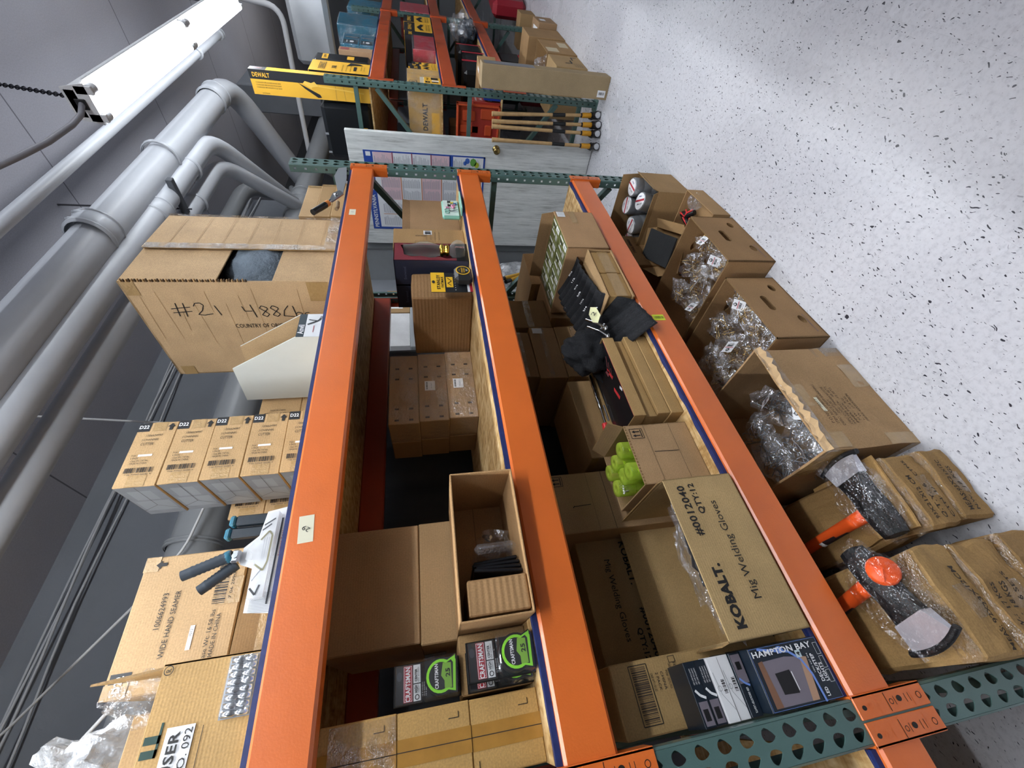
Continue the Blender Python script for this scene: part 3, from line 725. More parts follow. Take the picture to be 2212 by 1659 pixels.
c1 = card('#c3a47c'); W_, D_, H_ = .503, .484, .735
mb = MB(); t_ = .007
mb.box(0, W_, 0, D_, 0, t_, c1); mb.box(0, t_, 0, D_, 0, H_, c1, 0, 8); mb.box(W_-t_, W_, 0, D_, 0, H_, c1); mb.box(0, W_, D_-t_, D_, 0, H_, c1); mb.box(0, W_, 0, D_, H_-t_, H_, c1)
d_big(faces(mb, W_, D_, H_), W_, D_, H_); mb.build('body', T)
def flap3(x0, x1, z0, z1, y, nm='flap', mat=None, bend=0): 
    m = MB(); m.box(x0, x1, y-.006, y, z0, z1, mat or c1, .001, 2); return m.build(nm, T)
flap3(.003, .5, H_*.565, H_-.002, .004); flap3(.003, .5, .004, H_*.30, .004)        # upper and lower inner flaps
m = MB(); m.prism([(W_*.44, -.010, .006), (W_+.004, -.004, .0), (W_+.004, -.004, H_), (W_*.44, -.014, H_-.004)], (0, .006, 0), c1, card('#8d7048', 'cardboard_edge', 1))
Fm = Fr(m, (W_*.44, -.0125, 0), (1, .02, 0), (0, 0, 1), .002)
for k in range(7): Fm.line(.01, H_*(.1+.13*k), .26, H_*(.1+.13*k)+.006, .0016, card('#a68459'), 1)
m.build('flap', T)
m = MB(); rd = random.Random(8); pts = [(.0, 0, H_*.42)]   # torn strip with bared flutes along the left edge
for k in range(46):
    z = H_*.42+k*H_*.57/46; m.box(-.003, .004, -.008-.004*rd.random(), .0, z, z+.004, card('#b08c5e')if k % 2 else P('flute_shadow', '#4a3824', .9))
m.build('torn_edge', T)
for q in ((D_-.06, H_*.93, D_-.0, H_*.99), (D_-.09, .02, D_-.0, .10), (.0, H_*.90, .05, H_*.97)):
    m = MB(); F = faces(m, W_, D_, H_); F['left'].R(*q, TAPE, 2); m.build('packing_tape', T)
m = MB(); m.box(W_*.44, W_+.006, -.018, -.0155, .004, .06, TAPEC, .001, 3); m.box(W_*.42, W_*.5, -.018, -.0165, .05, H_-.01, TAPEC, .0005, 3)
m.grid((W_+.006, -.012, 0), (0, .12, 0), (0, 0, H_), 4, 8, TAPEC); m.build('clear_tape', T)
CLOTH = P('grey_fleece', '#74808b', .95, var=.25, vs=14, bmp=.9, bs=70)
m = MB(); m.blob((.25, .088, H_*.43), (.22, .096, .150), CLOTH, 4, .12, 4.2, 5); m.build('cloth', label='blue grey fleece cloth bulging between the flaps of the #21 carton', cat='cloth', loc=(1.529, .05, S1), rz=3.3)

# J-channel cutter cartons
GTAPE = P('grey_taped_card', '#7f8184', .4, var=.16, vs=22, coat=.35)
def d_jc(F, w, d, h, cut=False):
    f = F['front']
    f.R(.010, h*.0+.0, .062, h*.0+.0001, INK) if 0 else None
    f.R(w-.034, h-.034, w-.002, h-.001, BLKM); f.T('D22', w-.018, h-.0175, .026, .0125, -90, WHITE, True, 3)
    f.arrow(w-.02, h*.16, .024, -90+90-90+0, INK) if 0 else f.arrow(w-.02, h*.15, .026, -90, INK)
    f.T('1006624997', w-.050, h*.50, .045, .0075, -90, INK); f.T('J-CHANNEL', w-.066, h*.56, .046, .0095, -90, INK); f.T('CUTTER', w-.080, h*.60, .034, .0095, -90, INK)
    f.T('PO#', w*.46, h*.80, .012, .006, -90, INK); f.R(w*.445, h*.36, w*.475, h*.70, WHITE, 1.5)
    for i, s in enumerate(('6 PACK', 'Case Wt: 7.47 lbs', 'MADE IN CHINA')): f.T(s, w*(.42-.04*i), h*(.76 if i == 0 else .62), .02 if i == 0 else .045, .0058, -90, INK)
    f.R(w-.034, .03, w-.001, h*.62, TAPE, .8); f.R(.0, h*.28, w*.16, h*.72, TAPE, .8)
    f.bar(w*.2, h*.20, w*.275, h*.88, INK, 26, True); f.T('7 06 93960 56283 4', w*.175, h*.52, h*.62, .0045, -90, INK)
    l = F['left']
    l.R(.003, .003, d-.003, h-.003, GTAPE, .6)
    for (a, b, a2, b2) in ((.15, .1, .5, .9), (.55, .25, .85, .8)): l.R(d*a, h*b, d*a2, h*b2, P('grey_tape_light', '#8e9092', .35, coat=.4), .8)
    l.path([(d*.98, h*.5), (d*.35, h*.5), (d*.18, .004)], .0012, INKB); l.line(d*.35, h*.5, d*.18, h*.96, .001, INKB)
    l.R(d-.001, h*.45, d-.0001, h*.75, INKB)
JW, JD, JH = .222, .20, .1085
names = ['topmost', 'second from the top', 'third from the top', 'fourth from the top', 'fifth and lowest']
jc = None
for i in range(5):
    z = S1+(4-i)*.1095; lb = f'D22 J-channel cutter carton with grey taped end, {names[i]} of the front stack'
    if jc is None: jc = carton(lb, (.774, .2, z), JW, JD, JH, -1, '#bb9b70', d_jc, group='J-channel cutter cartons on the top shelf', r=.002)
    else: dup(jc, (.774+.002*i, .2+.001*(i % 2), z), -1-.6*i, lb)
def d_jb(F, w, d, h):
    f = F['front']; f.T('MADE IN CHINA', w*.30, h*.55, .055, .007, -90, INK); f.bar(w*.16, h*.18, w*.25, h*.86, INK, 26, True); f.T('7 06 93960 56283 4', w*.13, h*.52, h*.62, .0045, -90, INK)
    l = F['left']; l.R(.003, .003, d-.003, h-.003, GTAPE, .6); l.R(d*.2, h*.1, d*.7, h*.6, P('grey_tape_light', '#8e9092', .35, coat=.4), .8); l.path([(d*.98, h*.95), (d*.5, h*.5), (d*.98, h*.05)], .0012, INKB)
jb = carton('larger grey-ended carton behind the white display tray, lower of two', (1.085, .39, S1), .25, .22, .1495, -1, '#bb9b70', d_jb, group='grey-ended cartons behind the display tray')
dup(jb, (1.085, .39, S1+.150), -1, 'larger grey-ended carton behind the white display tray, upper of two')
# move the side pair clear of the front stack
for i in range(3): dup(jc, (.745, .43, S1+i*.1095), -2, f'J-channel cutter carton in the rear stack, {("lowest", "middle", "highest")[i]}')

# white display tray with slanted sides
t = thing('display_tray', 'white slant-sided display tray with a shears picture on its low front lip', 'display box', (1.205, .035, S1), 0)
WC = P('white_card', '#c9cdc8', .6, var=.04); TN = card('#bfa077')
prof = [(0, 0), (0, .083), (.15, .33), (.335, .345), (.335, 0)]
m = MB()
m.prism([(0, y, z) for y, z in prof], (.004, 0, 0), WC); m.build('side_panel', t)
m = MB(); m.prism([(.112, y, z) for y, z in prof], (.004, 0, 0), TN, WC); m.build('side_panel', t)
m = MB(); m.box(.004, .112, 0, .004, 0, .083, WC); f = Fr(m, (0, 0, 0), (1, 0, 0), (0, 0, 1))
f.R(0, .058, .116, .083, P('dark_slate_print', '#20323b', .5)); f.T('Anvil', .035, .07, .046, .02, 0, WHITE, True, 3)
f.R(0, .0, .116, .058, P('pale_print', '#dfe2e4', .5)); f.path([(.06, .052), (.078, .02), (.09, .01)], .006, BLKM, 3); f.path([(.085, .05), (.078, .022)], .004, BLKM, 3); f.P([(.078, .02), (.1, .004), (.105, .012)], GREY, 3); f.line(.02, .03, .055, .03, .002, RED, 3)
m.build('front_lip', t)
m = MB(); m.box(.004, .112, .331, .335, 0, .345, TN); m.box(.004, .112, .004, .331, 0, .004, TN); m.build('tray_back', t)

# seamer carton and its support
def d_seam(F, w, d, h):
    f = F['front']; f.T('1006624993', w*.56, h*.71, .082, .0125, 0); f.T('WIDE HAND SEAMER', w*.46, h*.60, .150, .0125, 0)
    f.T('Case Wt: 16.58 lbs', w*.33, h*.225, .115, .010, 0); f.T('MADE IN CHINA', w*.33, h*.165, .095, .010, 0)
    f.R(w*.25, h*.36, w*.42, h*.40, WHITE, 1.5); f.T('1012', w*.37, h*.38, .016, .006, 0, INK, k=3)
    f.bar(w*.56, h*.14, w*.95, h*.26, INK, 34); f.T('7 06 20908 982', w*.75, h*.10, .10, .007, 0)
    f.arrow(w*.93, h*.84, .026, 0); f.R(.006, h*.80, .05, h*.97, BLKM); f.T('D22', .028, h*.885, .032, .016, 0, WHITE, True, 3)
carton('low brown carton under the wide hand seamer carton', (.262, .25, S1), .31, .3, .155, -1, '#8f704a', tape=[('front', .0, .06, .31, .10)], n=1)
carton('wide hand seamer carton numbered 1006624993 near the top shelf front', (.265, .25, S1+.156), .31, .30, .25, -2.5, '#bb9c74', d_seam, tape=[('front', .17, .0, .235, .055), ('front', .272, .215, .31, .25), ('front', 0, .2, .03, .25)])

# carton with window, label, stripes and a torn flap
GRN = P('dark_green_print', '#143b32', .6)
def d_hau(F, w, d, h):
    f = F['front']
    for i in range(3): f.R(w-.175-.018*i+.0, h-.022, w-.163-.018*i, h-.0, GRN)
    for i in range(2): f.R(w-.125-.02*i, h-.03, w-.113-.02*i, h-.004, GRN)
    f.R(w-.145, h-.03, w-.095, h-.026, GRN)
    for i in range(7):   # leaf like mark
        a = R_(100+i*22); f.line(w-.215+.03*math.cos(a), h-.03+.022*math.sin(a), w-.215+.014*math.cos(a), h-.03+.01*math.sin(a), .005, GRN)
    f.ring(w-.215, h-.03, .017, .005, GRN)
    f.R(.002, h-.085, w-.105, h-.038, WHITE, 1.5); f.T('HAUSER', w-.165, h-.054, .105, .017, 0, INK, True, 3); f.T('CTN NO. 092', w-.172, h-.076, .125, .0125, 0, INK, False, 3)
    f.ring(w-.012, h-.012, .0085, .0014, INK); f.T('R', w-.012, h-.012, .006, .009, 0, INK)
    f.line(0, h*.47, w-.11, h*.47, .0012, INKB)
T = open_carton('brown carton labelled CTN NO. 092 with green stripes and a torn flap', (.006, .045, S1), .280, .18, .187, 0, '#c5a069', deco=d_hau, flaps=(('left', .08, 75),))
m = MB(); m.prism([(.278, .01, .185), (.278, .12, .185), (.273, .045, .335)], (-.004, 0, 0), card('#c5a069'), card('#8d7048', 'cardboard_edge', 1)); m.build('torn_flap', T)
# blister pack of chrome cutters pushed in front of it
t = thing('blister_pack', 'clear pack showing a row of chrome cylinders below the CTN NO. 092 label', 'blister pack', (.178, .0405, S1), 0)
m = MB(); m.box(0, .102, 0, .002, 0, .064, P('grey_backing', '#8d9299', .4)); m.build('backing_card', t)
for i in range(8):
    m = MB(); m.lathe([(0, 0), (.0055, 0), (.0055, .018), (.0035, .02), (.0035, .024), (.0055, .026), (.0055, .046), (0, .046)], (.007+.0125*i, -.004, .012), (0, 0, 1), CHROME, 10); m.build('chrome_cylinder', t)
m = MB(); m.box(.001, .101, -.012, .0, .004, .063, film('blister_clear', .12, '#e8eef5', .06, 20, .3, .2), .004, 3); m.build('blister', t)

# shears blister packs with dark grips
def grip(m, p0, p1, r0, r1, mat, ribs=True):
    p0, p1 = Vector(p0), Vector(p1); n = 22 if ribs else 8; pts = []; rr = []
    for i in range(n+1):
        t = i/n; pts.append(p0+(p1-p0)*t); rr.append(r0+(r1-r0)*t+((.0009 if i % 2 else -.0006) if ribs and .12 < t < .8 else 0))
    m.tube(pts, r0, mat, 12, rr=rr)
GRIP = P('slate_grip', '#3c454f', .6); TEALP = P('teal_plastic', '#2f6f86', .4); DNAVY = P('navy_plastic', '#18232c', .35)
def snips(loc, label, rz, dz=0):
    t = thing('hand_seamer_pack', label, 'tool pack', loc, rz, None)
    cw = .245; m = MB(); cp = P('white_backing', '#e6e8ea', .35)
    pr_ = [(0, 0), (cw, 0), (cw-.01, .052), (.175, .060), (.15, .088), (.112, .088), (.10, .060), (.008, .058)]
    m.prism([(x, 0, z) for x, z in pr_], (0, .002, 0), cp); f = Fr(m, (0, 0, 0), (1, 0, 0), (0, 0, 1), .0006)
    for i in range(14): f.line(.004+.003*i, .003, .006+.003*i, .05, .0008, GREY)
    f.T('Seamer Tool', cw*.62, .008, .06, .005, 0, RED, False); f.line(.02, .015, cw-.03, .014, .004, P('dark_line', '#3c3e42', .4))
    m.build('backing_card', t)
    m = MB(); m.prism([(.03, -.002, .018), (cw-.02, -.002, .018), (cw-.025, -.002, .04), (.165, -.002, .05), (.14, -.002, .07), (.115, -.002, .07), (.11, -.002, .05), (.03, -.002, .05)], (0, -.02, 0), film('blister_white', .34, '#f4f6f8', .12, 14, .12, .9))
    m.build('blister', t)
    m = MB(); f = Fr(m, (.0, -.0235, 0), (1, 0, 0), (0, 0, 1), .0004)
    f.path([(.10, .047), (.085, .028), (.105, .022), (.165, .022), (.175, .03), (.155, .045)], .004, P('olive_steel', '#8e8a72', .3, .7)); f.path([(.19, .044), (.205, .022)], .003, P('dark_line', '#3c3e42', .4)); f.path([(.178, .046), (.192, .028)], .003, P('dark_line', '#3c3e42', .4))
    f.path([(.05, .047), (.035, .034), (.055, .028)], .004, P('dark_line', '#3c3e42', .4)); f.line(.09, .03, .065, .046, .002, GREY)
    for i in range(3): f.line(.11, .026+.005*i, .16, .027+.005*i, .001, GREY)
    m.build('jaw_outline', t)
    m = MB(); m.box(.112, .142, -.02, .0, .086, .104, CHROME, .004); m.tube([(.127, -.022, .095), (.127, .003, .095)], .006, STEEL, 10); m.build('pivot', t)
    m = MB(); grip(m, (.132, -.01, .104), (.098, -.012, .196), .0125, .0115, GRIP); m.build('handle', t)
    m = MB(); m.lathe([(.0128, 0), (.0138, .003), (.0138, .008), (.0128, .011)], (.1315, -.01, .106), (-.034, -.002, .092), TEALP, 12); m.build('teal_ring', t)
    m = MB(); grip(m, (.118, .012, .10), (.07, .014, .165), .0125, .0115, GRIP); m.build('handle', t)
    return t
snips((.350, .034, S1), 'white blister pack with ribbed slate handles, leaning at the top shelf front', 1)
# navy bar handles behind
for i, (x, z) in enumerate(((.585, .165), (.557, .175))):
    t = thing('bar_handle', ('upper', 'lower')[i]+' navy tool handle with a teal end cap behind the white blister pack', 'tool handle', (x, .10+.012*i, S1), 0)
    m = MB(); m.box(0, .026, 0, .022, 0, z-.014, DNAVY, .004); m.build('handle', t); m = MB(); m.box(-.001, .027, -.001, .023, z-.014, z, TEALP, .004); m.build('end_cap', t)

# far end of the top shelf: three flat cartons and hedge shears
for i in range(3):
    carton(f'long flat brown carton at the far end of the top shelf, {("bottom", "middle", "top")[i]} of three', (1.985+.004*i+0.09, .075+.006*i, S1+.073*i), .32, .5, .0715, -1+i, ['#b39468', '#a98a60', '#b7986e'][i], group='long flat cartons on the top shelf',
           tape=[('front', .30, .0, .32, .07), ('top', .0, .22, .32, .27)])
t = thing('hedge_shears', 'hedge shears with a silver blade and black and orange handle at the shelf edge', 'shears', (0, 0, 0))
BLD = P('blade_steel', '#aeb4ba', .28, .6)
m = MB(); m.prism([(2.12, .0, S1+.006), (2.16, .0, S1+.03), (2.32, .0, S1+.062), (2.41, .0, S1+.05), (2.425, .0, S1+.012), (2.3, .0, S1+.001)], (0, -.004, 0), BLD); m.build('blade', t)
m = MB(); m.prism([(2.05, -.004, S1+.045), (2.07, -.004, S1+.058), (2.135, -.004, S1+.048), (2.165, -.004, S1+.02), (2.13, -.004, S1+.0), (2.10, -.004, S1+.016)], (0, -.005, 0), STEEL); m.lathe([(0, 0), (.009, 0), (.009, .006), (0, .008)], (2.115, -.009, S1+.033), (0, -1, 0), CHROME, 12); m.build('pivot', t)
m = MB(); m.tube([(2.06, -.007, S1+.052), (2.03, -.01, S1+.06), (2.015, -.012, S1+.066)], .008, CHROME, 10); m.build('shank', t)
m = MB(); m.tube([(2.035, -.01, S1+.058), (2.012, -.012, S1+.068)], .0135, P('orange_ferrule', '#d98236', .45), 12); m.build('ferrule', t)
m = MB(); grip(m, (2.014, -.012, S1+.067), (1.93, -.02, S1+.108), .014, .013, BLK, False); m.build('handle', t)
m = MB(); m.tube([(2.06, -.003, S1+.02), (2.02, -.0, S1+.018), (2.0, .0, S1+.022)], .0085, P('buffer_brown', '#8b7458', .7), 10); m.build('buffer', t)

# crumpled plastic bags behind the labelled carton
t = thing('plastic_bag', 'crumpled clear and white plastic bags heaped at the near end of the top shelf', 'bag', (0, 0, 0))
m = MB(); m.blob((.155, .40, S1+.44), (.075, .13, .12), FILMW, 4, .5, 2.6, 3, False); m.build('bag', t)
carton('plain brown carton under the heap of plastic bags', (.01, .26, S1), .22, .5, .33, 0)
m = MB(); m.blob((.245, .15, S1+.26), (.045, .06, .06), FILM, 4, .6, 2.8, 7, False); m.build('plastic_bag', label='loose clear plastic bag bulging behind the green striped carton', cat='bag')

# ================================================================== middle shelf
YC = '#c9a264'
def d_y(F, w, d, h):
    f = F['front']
    f.path([(w*.2, h*.92), (w*.06, h*.92), (w*.06, h*.80)], .0014, INK); f.path([(w*.95, h*.36), (w*.95, h*.12), (w*.85, h*.12)], .0014, INK) if 0 else f.path([(w*.80, h*.30), (w*.80, h*.16), (w*.88, h*.16)], .0014, INK)
    f.R(w*.32, .0, w*.66, h, P('ochre_tape', '#b4853c', .25, var=.12, vs=25, coat=.5), 1.2); f.line(w*.49, 0, w*.50, h, .0016, INKB, 1.6)
yb = None
for i in range(3):
    lb = f'yellow-brown taped carton, {("bottom", "middle", "top")[i]} of the stack at the near end of the middle shelf'
    if yb is None: yb = carton(lb, (.008, .10, S2), .126, .42, .150, 0, YC, d_y, group='yellow-brown cartons on the middle shelf', r=.002)
    else: dup(yb, (.008+.001*i, .10-.003*i, S2+.1505*i), .4*i, lb)
m = MB(); m.grid((.012, .0935, S2+.302), (.12, 0, 0), (0, 0, .13), 6, 6, TAPEC); m.build('tape_strip', label='crinkled clear tape stuck on the top yellow-brown carton', cat='tape')

GRNL = P('lime_print', '#8fe23a', .4); TMG = P('tape_body_grey', '#3a3d3f', .4)
def craftsman(loc, label, rz=0, dark=False):
    t = thing('tape_measure_pack', label, 'tape measure', loc, rz, 'packaged tape measures on the middle shelf'); w_, h_ = .078, .150
    m = MB(); m.box(0, w_, 0, .004, 0, h_, P('black_card', '#121314', .35), .001)
    f = Fr(m, (0, 0, 0), (1, 0, 0), (0, 0, 1), .0006)
    f.R(.006, .108, w_-.004, .128, RED); f.T('CRAFTSMAN', w_/2, .118, .064, .011, 0, WHITE, True, 3); f.frame(.0075, .1095, w_-.0055, .1265, .0008, WHITE)
    f.R(.006, .090, .037, .106, P('pale_print', '#dfe2e4', .5)); f.R(.039, .090, w_-.004, .106, P('pale_print', '#dfe2e4', .5))
    f.ring(.013, .098, .005, .0015, BLKM); f.T('HIGH', .028, .100, .014, .007, 0, BLKM, True, 3); f.T('VISIBILITY', .028, .094, .016, .003, 0, BLKM, False, 3)
    f.T('CENTER', .054, .1, .024, .0055, 0, BLKM, True, 3); f.T('READ  ACCURACY', .055, .094, .028, .003, 0, BLKM, False, 3); f.D(.056, .137, .006, P('grey_hole', '#3c3f44', .4), sx=1.5)
    for i in range(3): f.T('12 ft standout', .026, .086-.004*i, .026, .0022, 0, WHITE, False, 3)
    m.build('backing_card', t)
    # the tape itself: rounded D body with a lime ring
    D_ = [(.036*math.cos(a), .036*math.sin(a)) for a in [R_(x) for x in range(-30, 215, 15)]]+[(-.036, -.036), (.030, -.040), (.038, -.034)]
    m = MB(); m.prism([(.04+x, -.001, .044+z) for x, z in D_], (0, -.040, 0), BLK); m.build('tape_measure', t)
    m = MB(); f = Fr(m, (.04, -.0412, .044), (1, 0, 0), (0, 0, 1), .0005)
    n = len(D_); o = [(x*.88, z*.88) for x, z in D_]; q = [(x*.72, z*.72) for x, z in D_]
    O_ = [f.at(a, b, 1) for a, b in o]; Q_ = [f.at(a, b, 1) for a, b in q]
    m.add(O_+Q_, [(i, (i+1) % n, n+(i+1) % n, n+i) for i in range(n)], GRNL)
    f.P(q, BLKM, 1.5); f.P([(-.024, -.024), (.022, -.024), (.024, -.006), (.0, -.001), (-.01, -.008), (-.024, -.008)], P('lime_dark', '#7fb23c', .5), 2)
    f.T('CRAFTSMAN', .0, .009, .046, .008, 0, WHITE, True, 4); f.T('25', .004, -.016, .016, .010, 0, BLKM, True, 4); f.P([(.026, -.034), (.036, -.034), (.031, -.028)], GRNL, 3)
    m.build('face_print', t)
    m = MB(); m.box(-.001, w_+.001, -.046, -.0005, .002, .085, film('clear_shell', .07, '#e8eef5', .05, 14, .15, .1), .006, 3); m.box(.002, w_-.002, -.006, -.0008, .086, .146, film('clear_shell', .07, '#e8eef5', .05, 14, .15, .1), .002, 2); m.build('clamshell', t)
    return t
craftsman((.158, .062, S2), 'black tape measure pack with a lime ring and red label at the beam edge', 3)
craftsman((.144, .108, S2), 'second tape measure pack standing half hidden behind the one at the beam edge', 4)
carton('small plain carton under the upper lime tape measure pack', (.142, .125, S2), .118, .2, .163, 1, '#a9885c')
craftsman((.146, .150, S2+.1635), 'upper tape measure pack with a lime ring, deeper on the shelf and partly shaded', 2)
m = MB(); m.box(.150, .228, .106, .1095, S2+.002, S2+.16, P('tall_pack_green', '#4a7a2c', .4), .001); 
f = Fr(m, (.15, .106, S2), (1, 0, 0), (0, 0, 1), .0006); f.T('CENTER READ', .039, .155, .06, .006, 0, BLKM, True)
BX = '#a98a62'
carton('large plain brown carton filling the middle shelf, lower of two', (.264, .225, S2), .315, .5, .254, -.5, BX, tape=[('left', .2, .19, .3, .254)])
carton('large plain brown carton pushed on top under the top shelf, upper of two', (.270, .222, S2+.2545), .305, .5, .252, -.8, '#a48560')
# long carton on its side, open to the aisle
def d_m11(F, w, d, h): F['in_back'].line(.0, h*.55, w, h*.55, .001, INKB)
open_carton('long carton lying on its side, open to the aisle, with clear packs inside', (.258, -.046, S2), .338, .262, .162, -1.5, '#b58f63', up=False, deco=d_m11)
carton('small ribbed carton pushed into the near end of the long open carton', (.268, -.040, S2+.005), .072, .235, .136, -1.5, '#ab865c', tape=[('left', .1, 0, .16, .136)], corr=1)
BP = P('black_pack', '#16171b', .25); CL = film('clear_pack', .2, '#e6eaf2', .05, 30, .7)
t = thing('clamshell_pack', 'black and clear clamshell packs standing on edge in the long open carton', 'packs', (.352, .0, S2+.006))
for i in range(4):
    m = MB(); m.box(.0+.013*i, .008+.013*i, -.01+.01*i, .17, 0, .115-.006*(i % 2), BP, .002); m.build('card', t, rot=(0, 6-3*i, 0))
m = MB(); m.box(.052, .076, -.012, .16, .004, .108, CL, .01, 3); m.build('clear_shell', t)
m = MB(); m.blob((.097, .075, .052), (.028, .07, .045), FILM, 3, .4, 3, 2, False); m.build('clear_shell', t)
m = MB(); f = Fr(m, (.075, .14, .02), (0, -1, 0), (0, 0, 1), .0); 
m.tube([(.10, .03, .06), (.11, .05, .075), (.105, .07, .06)], .005, CHROME, 8); m.build('chrome_part', t)

# three wrapped double-row boxes
def d_wr(F, w, d, h):
    f = F['front']
    for i, (a, b) in enumerate(((.84, .62), (.84, .15), (.68, .62), (.68, .15), (.25, .62), (.25, .15), (.1, .62), (.1, .15))):
        for k in range(4): f.T('Warning risk of injury', w*(a+.035-.022*k), h*(b+.12), h*.30, .0035, -90, INKL)
        f.R(w*(a-.065), h*(b+.04), w*(a-.04), h*(b+.18), INKB, 1)
    f.T('Scan for manual in language', w*.55, h*.5, h*.4, .005, -90, INKL)
WRL = [None, ('front', 42), ('front', 38)]
def lab(F, w, d, h):
    f = F['front']; f.R(w*.42, h*.42, w*.56, h*.78, WHITE, 2.4); f.bar(w*.435, h*.68, w*.545, h*.74, BLKM, 22, False, 3.4); f.T('PN 20417', w*.49, h*.55, .03, .005, 0, GREY, k=3.4)
wr = None
for i in range(3):
    nm = ("bottom", "middle", "top")[i]
    T = carton(f'film-wrapped carton with small print, {nm} of the three-high stack on the middle shelf', (1.088-.006*i, .412+.002*i, S2+.125*i), .372, .145, .1245, -1.5, '#ae8d66', d_wr, group='film-wrapped cartons on the middle shelf', wrap=True, parts=[('shipping_label', lab)] if i < 2 else None)
    carton(f'rear film-wrapped carton behind the {nm} one of the three-high stack', (1.090-.006*i, .562+.002*i, S2+.125*i), .372, .145, .1245, -1.5, '#a08059', group='rear row of film-wrapped cartons')

# corrugated carton, drinks / glass boxes
carton('ribbed brown carton standing end-on behind the yellow tape measure card', (1.487, .100, S2), .180, .33, .258, 1.5, '#9c7851', corr=1, defo=wob(.004, 7, 3, 0), n=5, r=.006)
NAV = P('navy_card', '#363b4f', .45, var=.05); WINE = P('wine_card', '#7c2f38', .4, var=.06)
def glassbox(loc, rz, label, cut):
    t = thing('glassware_box', label, 'box', loc, rz, 'navy and wine red glassware boxes'); w_, d_, h_ = .135, .132, .33
    m = MB(); e = .003
    m.box(0, e, 0, d_, 0, h_, NAV); m.box(w_-e, w_, 0, d_, 0, h_, WINE); m.box(0, w_, d_-e, d_, 0, h_, NAV); m.box(0, w_, 0, d_, 0, e, NAV); m.box(0, w_, 0, d_, h_-e, h_, WINE)
    L_ = Fr(m, (0, d_, 0), (0, -1, 0), (0, 0, 1)); L_.T('Everwood', d_*.5, h_-.045, .065, .012, -90+90, P('navy_light', '#6d7797', .5), False)
    f = Fr(m, (0, 0, 0), (1, 0, 0), (0, 0, 1))
    if cut:
        # front panel with a wavy opening
        o = [(.012, .035), (.02, .06), (.016, .10), (.03, .13), (.022, .17), (.035, .21), (.03, .25), (.045, .285), (.085, .29), (.118, .30), (.124, .25), (.120, .12), (.126, .06), (.110, .02), (.05, .015)]
        n = len(o); big = []
        for x, z in o:
            cx, cz = w_/2, h_/2; dx, dz = (x-cx)/(w_/2), (z-cz)/(h_/2); k = 1/max(abs(dx), abs(dz)); big.append((cx+dx*k*w_/2, cz+dz*k*h_/2))
        V = [(x, 0, z) for x, z in big]+[(x, 0, z) for x, z in o]; m.add(V, [(i, (i+1) % n, n+(i+1) % n, n+i) for i in range(n)], WINE)
        for cx, cz in ((0, 0), (w_, 0), (0, h_), (w_, h_)):
            bs = sorted(range(n), key=lambda i: (big[i][0]-cx)**2+(big[i][1]-cz)**2)
            a_, b_ = bs[0], min([(bs[0]+1) % n, (bs[0]-1) % n], key=lambda i: (big[i][0]-cx)**2+(big[i][1]-cz)**2); m.add([(big[a_][0], 0, big[a_][1]), (cx, 0, cz), (big[b_][0], 0, big[b_][1])], [(0, 1, 2)], WINE)
        f.R(.0, .0, w_, .055, P('black_card', '#121314', .35), 1); f.T('Libbery', .1, .03, .05, .014, 0, P('salmon_print', '#c96a64', .5), True) if 0 else f.T('Oliver', w_-.03, .035, .045, .016, 90, P('salmon_print', '#c98a84', .5), True)
    else: m.box(0, w_, 0, e, 0, h_, NAV)
    m.build('box', t); return t
glassbox((1.692, .056, S2), 0, 'wine red and navy glassware box with a wavy cut-out and a glass lamp showing', True)
glassbox((1.692, .190, S2), 0, 'second navy glassware box, right behind the one with the glass lamp', False)
# glass lamp inside, gold collar
GL = glassy('lamp_glass', '#e8ece8', .03, .02, .28); GOLD = P('gold', '#d8b24a', .2, 1)
t = thing('glass_lamp', 'clear glass hurricane lamp with a gold collar poking from the wavy cut-out', 'lamp', (1.762, .05, S2+.012), 0)
m = MB(); m.lathe([(.0, 0), (.034, .004), (.046, .02), (.047, .04), (.036, .058), (.022, .068), (.019, .075)], (0, 0, 0), (0, 0, 1), GL, 24); m.build('glass_font', t)
m = MB(); m.lathe([(.019, .074), (.026, .078), (.026, .086), (.021, .09), (.021, .098), (.028, .102), (.028, .11), (.018, .116)], (0, 0, 0), (0, 0, 1), GOLD, 24); m.build('gold_collar', t)
m = MB(); m.lathe([(.022, .112), (.030, .14), (.038, .17), (.036, .20), (.026, .235), (.024, .26), (.027, .275)], (0, 0, 0), (0, 0, 1), GL, 24); m.build('glass_chimney', t)

def d_m3(F, w, d, h):
    f = F['front']; f.T('FRAGILE', w*.62, h*.62, .05, .009, 90, INKL, True)
    for i in range(4): f.T('HANDLE WITH CARE  THIS SIDE UP', w*.62+.014*0, h*.54-.02*i, .07, .006, 0, INKL)
    f.frame(w*.1, h*.45, w*.34, h*.7, .001, INKL); f.ring(w*.22, h*.64, .012, .001, INKL)
    f.R(w*.68, h*.46, w*.9, h*.58, WHITE, 1.5); f.R(w*.72, h*.48, w*.80, h*.56, BLKM, 2.5); f.bar(w*.82, h*.48, w*.88, h*.56, INK, 8, False, 2.6)
carton('brown carton with fine print and a white square label, middle shelf', (1.832, .084, S2), .165, .3, .337, 0, '#b08d60', d_m3)
open_carton('tan carton with one raised end flap at the far end of the middle shelf', (2.085, .155, S2), .33, .3, .262, -.5, '#a98763', flaps=(('front', .04, 14), ('left', .06, 95)))
